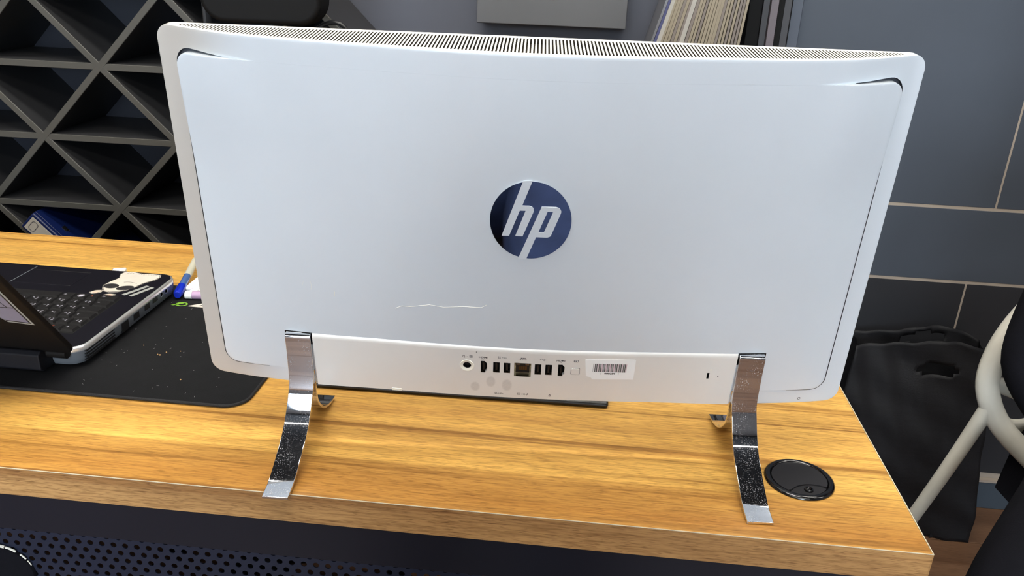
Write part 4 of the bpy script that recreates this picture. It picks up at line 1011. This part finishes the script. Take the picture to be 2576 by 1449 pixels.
# ------------------------------------------------------------------ tote bag by the wall
bg = empty('tote_bag', (.42, 1.05, FLOOR), 0, 'black cloth tote bag standing on the floor against the wall', 'bag')
def bagpanel(y_top, y_bot, hole, name, seed):
    nx, nz = 49, 57; W0, W1, Ht = .190, .150, .490
    def fn(i, j):
        s = i/(nx-1)*2-1; t = j/(nz-1); hw_ = .186-.040*t
        x = s*hw_+.004; z = t*Ht*(1-.05*s*s*t)+.008*math.sin(3*s)*t
        yy = y_bot+(y_top-y_bot)*t
        rip = .004*math.sin(9*t+3*s+seed)+.0035*math.sin(5*s*3+7*t*2+seed)+.0022*math.sin(31*t+6*s)+.006*math.sin(3*s+2.2*t*2+seed)
        bul = -.020*(1-s*s)*math.sin(math.pi*min(1, t*1.1))*(1 if name == 'front_panel' else -.2)
        return Vector((x, yy+bul+rip, z))
    hc_, hr = hole
    def skip(i, j):
        s = (i+.5)/(nx-1)*2-1; t = (j+.5)/(nz-1)
        return ((s-hc_[0])/hr[0])**2+((t-hc_[1])/hr[1])**2 < 1
    o = MB().grid(nx, nz, fn, skip).build(name, 'bag', bg, smooth=True, autos=80, fixn=False)
    md = o.modifiers.new('thick', 'SOLIDIFY'); md.thickness = .0015
    return fn
f1 = bagpanel(-.012, -.055, ((.22, .865), (.30, .024)), 'front_panel', 0)
f2 = bagpanel(.062, .045, ((.12, .945), (.34, .030)), 'rear_panel', 1.7)
for s_ in (0, 48):
    mb = MB(); mb.grid(5, 57, lambda i, j: f1(s_, j).lerp(f2(s_, j), i/4)+Vector(((.012 if s_ else -.012)*-math.sin(math.pi*i/4), 0, 0))); mb.build('side_gusset', 'bag', bg, smooth=True, autos=80, fixn=False)
mb = MB(); mb.grid(49, 3, lambda i, j: f1(i, 0).lerp(f2(i, 0), j/2)); mb.build('bag_bottom', 'bag', bg, fixn=False)
mb = MB(); mb.add([(.10, -.05, .002), (.150, -.03, .004), (.115, -.035, .035), (.10, -.03, .002)], [(0, 1, 2), (1, 3, 2)]); mb.build('bottom_corner', 'bag', bg)

# ------------------------------------------------------------------ white plastic chair
ch = empty('plastic_chair', (.56, .42, FLOOR), 0, 'white plastic chair with a curved hoop backrest beside the desk', 'chair')
co = Vector(ch.location)
def cs(path, sub=6):
    out = []
    for i in range(len(path)-1):
        p = [Vector(path[max(i-1, 0)]), Vector(path[i]), Vector(path[i+1]), Vector(path[min(i+2, len(path)-1)])]
        for k in range(sub):
            t = k/sub; a, b, c, d_ = p
            out.append(.5*((2*b)+(-a+c)*t+(2*a-5*b+4*c-d_)*t*t+(-a+3*b-3*c+d_)*t**3))
    out.append(Vector(path[-1])); return out
def ctube(name, path, r, par=ch, flat_=1.0, n_=14, side=None):
    P = cs(path); rr2 = [r[0]+(r[1]-r[0])*i/(len(P)-1) for i in range(len(P))] if isinstance(r, tuple) else r
    return MB().tube([p-co for p in P], rr2, n_, flat=flat_, side=side).build(name, 'chair_white', par, smooth=True, autos=70)
HY = .62
hoopL = [(.540, .66, .105), (.450, .645, .075), (.395, .63, .030), (.352, .615, -.030), (.335, .61, -.090), (.338, .605, -.140), (.364, .595, -.190), (.406, .57, -.230), (.450, .53, -.262)]
hp_ = ctube('backrest_hoop', hoopL[::-1]+[(.56, .67, .108)]+[(1.12-x, y_, z) for x, y_, z in hoopL], .0155, flat_=1.15, side=(0, 1, 0))
ctube('leg', [(.345, .600, -.160), (.318, .62, -.30), (.278, .655, -.50), (.230, .70, FLOOR)], (.0130, .0100))
ctube('leg', [(.792, .600, -.150), (.820, .62, -.30), (.858, .655, -.50), (.900, .70, FLOOR)], (.0150, .0105))
ctube('leg', [(.40, .26, -.300), (.375, .215, -.52), (.36, .19, FLOOR)], (.018, .0115))
ctube('leg', [(.72, .26, -.300), (.745, .215, -.52), (.76, .19, FLOOR)], (.018, .0115))
for q in ([(.340, .612, -.075), (.385, .64, -.110), (.50, .655, -.150), (.62, .65, -.200), (.70, .60, -.25)], [(.338, .602, -.120), (.40, .63, -.150), (.54, .64, -.205), (.60, .60, -.262)],
          [(.366, .590, -.190), (.42, .61, -.195), (.56, .64, -.130), (.70, .63, -.05)], [(.795, .612, -.060), (.735, .64, -.110), (.62, .655, -.150), (.50, .65, -.200), (.42, .60, -.25)], [(.390, .578, -.214), (.45, .61, -.235), (.58, .63, -.19), (.76, .60, -.14)]):
    ctube('backrest_rib', q, .0085, flat_=1.6, side=(0, 1, 0), n_=10)
sm = MB(); nx, ny = 25, 25
def seatf(i, j):
    s = i/24*2-1; t = j/24; w_ = .172-.03*t*t if t > .5 else .172-.03*(.5-t)**2
    return Vector((s*w_, -.20+.36*t, .452-.018*(1-s*s)*math.sin(math.pi*t)+.01*s*s))
sm.grid(nx, ny, seatf); so = sm.build('seat', 'chair_white', ch, smooth=True, fixn=False); md = so.modifiers.new('thick', 'SOLIDIFY'); md.thickness = .012; md.offset = -1

# ------------------------------------------------------------------ people
def skin(name, nodes, edges, m, parent, root=0, sub=2):
    me = bpy.data.meshes.new(name); me.from_pydata([n_[0] for n_ in nodes], edges, [])
    o = bpy.data.objects.new(name, me); COL.objects.link(o); o.parent = parent
    sk = o.modifiers.new('skin', 'SKIN'); sk.use_smooth_shade = True
    for v, n_ in zip(me.skin_vertices[0].data, nodes): v.radius = n_[1] if isinstance(n_[1], tuple) else (n_[1], n_[1])
    me.skin_vertices[0].data[root].use_root = True
    sb = o.modifiers.new('sub', 'SUBSURF'); sb.levels = sub; sb.render_levels = sub
    dg = bpy.context.evaluated_depsgraph_get(); ev = o.evaluated_get(dg); nm_ = bpy.data.meshes.new_from_object(ev)
    o.modifiers.clear(); o.data = nm_; nm_.materials.clear(); nm_.materials.append(M[m]); nm_.polygons.foreach_set('use_smooth', [True]*len(nm_.polygons)); return o
def hand(parent, wrist, direc, pal, m='skin', curl=.5, side=1):
    d = Vector(direc).normalized(); n_ = Vector(pal).normalized(); sd = d.cross(n_)*side; W = Vector(wrist)
    nodes = [(W, .020), (W+d*.045, (.034, .015)), (W+d*.085, (.038, .012))]; ed = [(0, 1), (1, 2)]
    ln = [.062, .072, .068, .052]
    for k in range(4):
        b = W+d*.088+sd*(.030-.020*k); i0 = len(nodes)
        p1 = b+d*ln[k]*.45; p2 = p1+(d*(1-curl)+n_*curl).normalized()*ln[k]*.32; p3 = p2+(d*(1-curl*1.6)+n_*curl*1.6).normalized()*ln[k]*.25
        nodes += [(b, .009), (p1, .0085), (p2, .008), (p3, .0068)]; ed += [(2, i0), (i0, i0+1), (i0+1, i0+2), (i0+2, i0+3)]
    i0 = len(nodes); nodes += [(W+d*.035+sd*.032, .0115), (W+d*.062+sd*.050+n_*.01, .0095), (W+d*.085+sd*.054+n_*.022, .008)]; ed += [(1, i0), (i0, i0+1), (i0+1, i0+2)]
    return skin('hand', nodes, ed, m, parent, 0, 1)
def head(parent, c, rz, hairlong=.02):
    c = Vector(c); R = rotz(rz)
    def f(v): return c+R @ Vector(v)
    mb = MB(); nu_, nv_ = 32, 24; vs = []
    for j in range(nv_+1):
        ph = math.pi*j/nv_
        for i in range(nu_):
            th = 2*math.pi*i/nu_; x = .074*math.sin(ph)*math.cos(th); y_ = -.094*math.sin(ph)*math.sin(th)*1.0; z = .115*math.cos(ph)
            if z < -.02: x *= 1-.38*(-z-.02)/.095; y_ = y_*(1-.15*(-z-.02)/.095)
            if y_ < -.05 and abs(z) < .05: pass
            vs.append(f((x, y_, z)))
    fs = [(j*nu_+i, j*nu_+(i+1) % nu_, (j+1)*nu_+(i+1) % nu_, (j+1)*nu_+i) for j in range(nv_) for i in range(nu_)]
    ho = mb.add(vs, fs).build('head', 'skin', parent, smooth=True)
    MB().tube([f((0, -.088, .012)), f((0, -.100, -.010)), f((0, -.112, -.028)), f((0, -.092, -.040))], [.006, .009, .014, .010], 10).build('nose', 'skin', ho, smooth=True)
    for s_ in (-1, 1):
        MB().lathe([(0, .011), (.007, .0085), (.0105, .003), (.011, 0)], 14, o=f((s_*.031, -.080, .008)), R=R @ Matrix.Rotation(math.radians(90), 3, 'X')).build('eye', 'whiteplastic', ho, smooth=True)
        MB().lathe([(0, .0025), (.0052, .0012)], 12, o=f((s_*.031, -.0905, .008)), R=R @ Matrix.Rotation(math.radians(90), 3, 'X')).build('pupil', 'ink', ho, smooth=True)
        MB().tube([f((s_*.076, -.002, .018)), f((s_*.084, .010, .008)), f((s_*.082, .008, -.016)), f((s_*.074, .002, -.026))], [.008, .012, .010, .006], 8).build('ear', 'skin', ho, smooth=True)
    MB().tube([f((-.024, -.080, -.060)), f((0, -.090, -.058)), f((.024, -.080, -.060))], [.003, .006, .003], 8).build('mouth', 'sticker_pink', ho, smooth=True)
    mb = MB(); vs = []
    for j in range(13):
        ph = math.pi*.56*j/12
        for i in range(nu_):
            th = 2*math.pi*i/nu_; k_ = 1.09+.02*math.sin(9*th); y_ = -.094*math.sin(ph)*math.sin(th)*k_; z = .115*math.cos(ph)*1.09
            if y_ < -.045 and z < .062: z = .062+(z-.062)*.1
            vs.append(f((.074*math.sin(ph)*math.cos(th)*k_, y_, z)))
    mb.add(vs, [(j*nu_+i, j*nu_+(i+1) % nu_, (j+1)*nu_+(i+1) % nu_, (j+1)*nu_+i) for j in range(12) for i in range(nu_)]).build('hair', 'hair', parent, smooth=True)
def rel(nodes, o): return [(tuple(Vector(a)-Vector(o)), r_) for a, r_ in nodes]

# seated person in the white chair, only the black sleeve and trouser leg come into the picture
P1 = (.55, .45, FLOOR); ps = empty('person', P1, 0, 'person in black clothes sitting on the white chair beside the desk', 'person')
nb = [((.55, .47, -.205), (.150, .125)), ((.55, .46, -.05), (.145, .115)), ((.54, .44, .10), (.155, .115)), ((.535, .43, .215), (.140, .095)), ((.53, .42, .30), (.055, .055)),
      ((.395, .50, .200), .060), ((.340, .49, .10), .052), ((.306, .468, -.020), .047), ((.345, .405, -.080), .043), ((.40, .30, -.100), .034),
      ((.675, .345, .200), .060), ((.745, .32, .09), .056), ((.745, .28, -.035), .050), ((.66, .20, -.080), .044), ((.55, .17, -.100), .034)]
eb = [(0, 1), (1, 2), (2, 3), (3, 4), (3, 5), (5, 6), (6, 7), (7, 8), (8, 9), (3, 10), (10, 11), (11, 12), (12, 13), (13, 14)]
skin('sweater', rel(nb, P1), eb, 'cloth_black', ps, 0)
nl = [((.55, .48, -.215), (.14, .12)), ((.455, .47, -.205), .094), ((.355, .34, -.205), .088), ((.228, .185, -.225), .086), ((.212, .165, -.36), .074), ((.212, .185, -.52), .064), ((.215, .20, -.66), .054),
      ((.62, .37, -.21), .092), ((.52, .23, -.21), .083), ((.43, .10, -.235), .072), ((.425, .08, -.36), .066), ((.43, .10, -.52), .060), ((.43, .12, -.66), .052)]
el = [(0, 1), (1, 2), (2, 3), (3, 4), (4, 5), (5, 6), (0, 7), (7, 8), (8, 9), (9, 10), (10, 11), (11, 12)]
skin('trousers', rel(nl, P1), el, 'cloth_black', ps, 0)
for x_, y_ in ((.225, .20), (.43, .12)):
    skin('shoe', rel([((x_, y_+.02, -.695), .042), ((x_-.05, y_-.07, -.700), (.046, .036)), ((x_-.09, y_-.15, -.708), (.040, .028))], P1), [(0, 1), (1, 2)], 'shoe', ps)
hand(ps, tuple(Vector((.40, .30, -.097))-Vector(P1)), (.2, -.9, -.1), (0, 0, -1), side=-1, curl=.35)
hand(ps, tuple(Vector((.55, .17, -.097))-Vector(P1)), (-.8, -.5, -.1), (0, 0, -1), side=1, curl=.35)
head(ps, Vector((.52, .40, .43))-Vector(P1), -.55)
skin('neck', rel([((.53, .42, .28), .052), ((.525, .415, .36), .050)], P1), [(0, 1)], 'skin', ps, 0, 1)

# the photographer, seated on a stool in front of the desk, seen mirrored in the logo and the chrome
st_ = empty('stool', (-.41, -.74, FLOOR), 0, 'round padded stool in front of the desk under the seated person in jeans', 'stool')
MB().lathe([(.02, .36), (.17, .365), (.175, .375), (.175, .400), (.165, .410), (0, .412)], 32).build('stool_seat', 'dark', st_, smooth=True)
for k in range(4):
    a = math.pi/4+k*math.pi/2; MB().tube([(.11*math.cos(a), .11*math.sin(a), .362), (.19*math.cos(a), .19*math.sin(a), 0)], .011, 10).build('leg', 'chrome', st_, smooth=True)
P2 = (-.41, -.74, FLOOR); ph = empty('person', P2, 0, 'person sitting on a stool in blue jeans and white shirt, holding up a phone', 'person')
nb = [((-.41, -.72, -.17), (.165, .125)), ((-.41, -.78, 0), (.155, .12)), ((-.41, -.88, .16), (.165, .11)), ((-.41, -.94, .30), (.16, .10)), ((-.41, -.95, .375), .055),
      ((-.59, -.93, .28), .058), ((-.67, -.90, .12), .050), ((-.66, -.86, .02), .044), ((-.23, -.93, .28), .058), ((-.15, -.90, .12), .050), ((-.15, -.86, .02), .044)]
eb = [(0, 1), (1, 2), (2, 3), (3, 4), (3, 5), (5, 6), (6, 7), (3, 8), (8, 9), (9, 10)]
skin('shirt', rel(nb, P2), eb, 'shirt', ph, 0)
skin('forearm', rel([((-.66, -.86, .02), .040), ((-.60, -.72, -.04), .036), ((-.55, -.56, -.07), .028)], P2), [(0, 1), (1, 2)], 'skin', ph)
skin('forearm', rel([((-.15, -.86, .02), .040), ((-.19, -.84, .22), .034), ((-.27, -.80, .42), .026)], P2), [(0, 1), (1, 2)], 'skin', ph)
nl = [((-.41, -.71, -.20), (.16, .12)), ((-.52, -.60, -.20), .105), ((-.53, -.42, -.20), .100), ((-.53, -.24, -.215), .082), ((-.53, -.22, -.34), .070), ((-.53, -.25, -.52), .060), ((-.53, -.27, -.65), .052),
      ((-.30, -.60, -.20), .105), ((-.31, -.42, -.20), .102), ((-.32, -.24, -.215), .082), ((-.32, -.22, -.34), .070), ((-.32, -.25, -.52), .060), ((-.32, -.27, -.65), .052), ((-.41, -.50, -.205), .09)]
el = [(0, 1), (1, 2), (2, 3), (3, 4), (4, 5), (5, 6), (0, 7), (7, 8), (8, 9), (9, 10), (10, 11), (11, 12), (0, 13)]
skin('jeans', rel(nl, P2), el, 'jeans', ph, 0)
for x_ in (-.53, -.32): skin('shoe', rel([((x_, -.28, -.695), .042), ((x_, -.19, -.700), (.046, .036)), ((x_, -.10, -.708), (.040, .028))], P2), [(0, 1), (1, 2)], 'shoe', ph)
hand(ph, tuple(Vector((-.55, -.56, -.068))-Vector(P2)), (.15, .95, -.12), (0, 0, -1), side=-1, curl=.25)
hand(ph, tuple(Vector((-.27, -.80, .42))-Vector(P2)), (-.3, .75, .55), (-.8, 0, .2), side=1, curl=.45)
head(ph, Vector((-.41, -.955, .53))-Vector(P2), math.pi)
skin('neck', rel([((-.41, -.95, .36), .050), ((-.41, -.955, .44), .048)], P2), [(0, 1)], 'skin', ph, 0, 1)

# ------------------------------------------------------------------ office chair behind the desk (its headrest shows above the monitor)
oc = empty('office_chair', (-.92, .80, FLOOR), 0, 'black office chair behind the desk, its padded headrest above the monitor', 'chair')
oo = Vector(oc.location)
def ob(name, m, pts, par=oc, **kw): return MB().add([Vector(p)-oo for p in pts[0]], pts[1]).build(name, m, par, **kw)
MB().prism(rrect(-.106, .106, 1.106, 1.36, .042, 8), lambda a, b: Vector((a+.012, -.03-.5*a*a, b)), lambda a, b: Vector((a+.012, .03-.5*a*a, b))).build('headrest', 'black_trim', oc, bevel=.010, seg=3)
MB().prism(rrect(-.145, .155, .55, 1.06, .05, 8), lambda a, b: Vector((a, -.03+.8*a*a, b)), lambda a, b: Vector((a, .0+.8*a*a, b))).build('backrest', 'black_trim', oc, bevel=.008, seg=2)
MB().tube(cs([(-.112, .05, .98), (-.125, .06, 1.10), (-.118, .06, 1.20), (-.085, .05, 1.30)]), .0075, 10, flat=1.6).build('headrest_bracket', 'lattice', oc, smooth=True)
MB().tube(cs([(.06, .05, 1.0), (.075, .055, 1.09), (.13, .06, 1.10), (.15, .06, 1.0)]), .004, 8).build('cable_loop', 'dark', oc, smooth=True)
MB().tube([(0, .05, .42), (0, .06, .60), (0, .05, 1.20)], .018, 12).build('back_support', 'dark', oc, smooth=True)
MB().prism(rrect(-.24, .24, -.40, .06, .08, 8), lambda a, b: Vector((a, b, .42)), lambda a, b: Vector((a, b, .49))).build('seat', 'black_trim', oc, bevel=.015, seg=3)
MB().tube([(0, -.17, .10), (0, -.17, .42)], .028, 16).build('gas_lift', 'dark', oc, smooth=True)
for k in range(5):
    a = 2*math.pi*k/5+.3; e = Vector((.26*math.cos(a), -.17+.26*math.sin(a), .065))
    sp_ = MB().tube([(0, -.17, .10), e], [.024, .016], 10).build('base_spoke', 'dark', oc, smooth=True)
    MB().lathe([(.008, -.024), (.026, -.020), (.028, 0), (.026, .020), (.008, .024)], 16, o=e-Vector((0, 0, .035)), R=Matrix.Rotation(math.radians(90), 3, 'Y')).build('caster', 'dark', sp_, smooth=True)
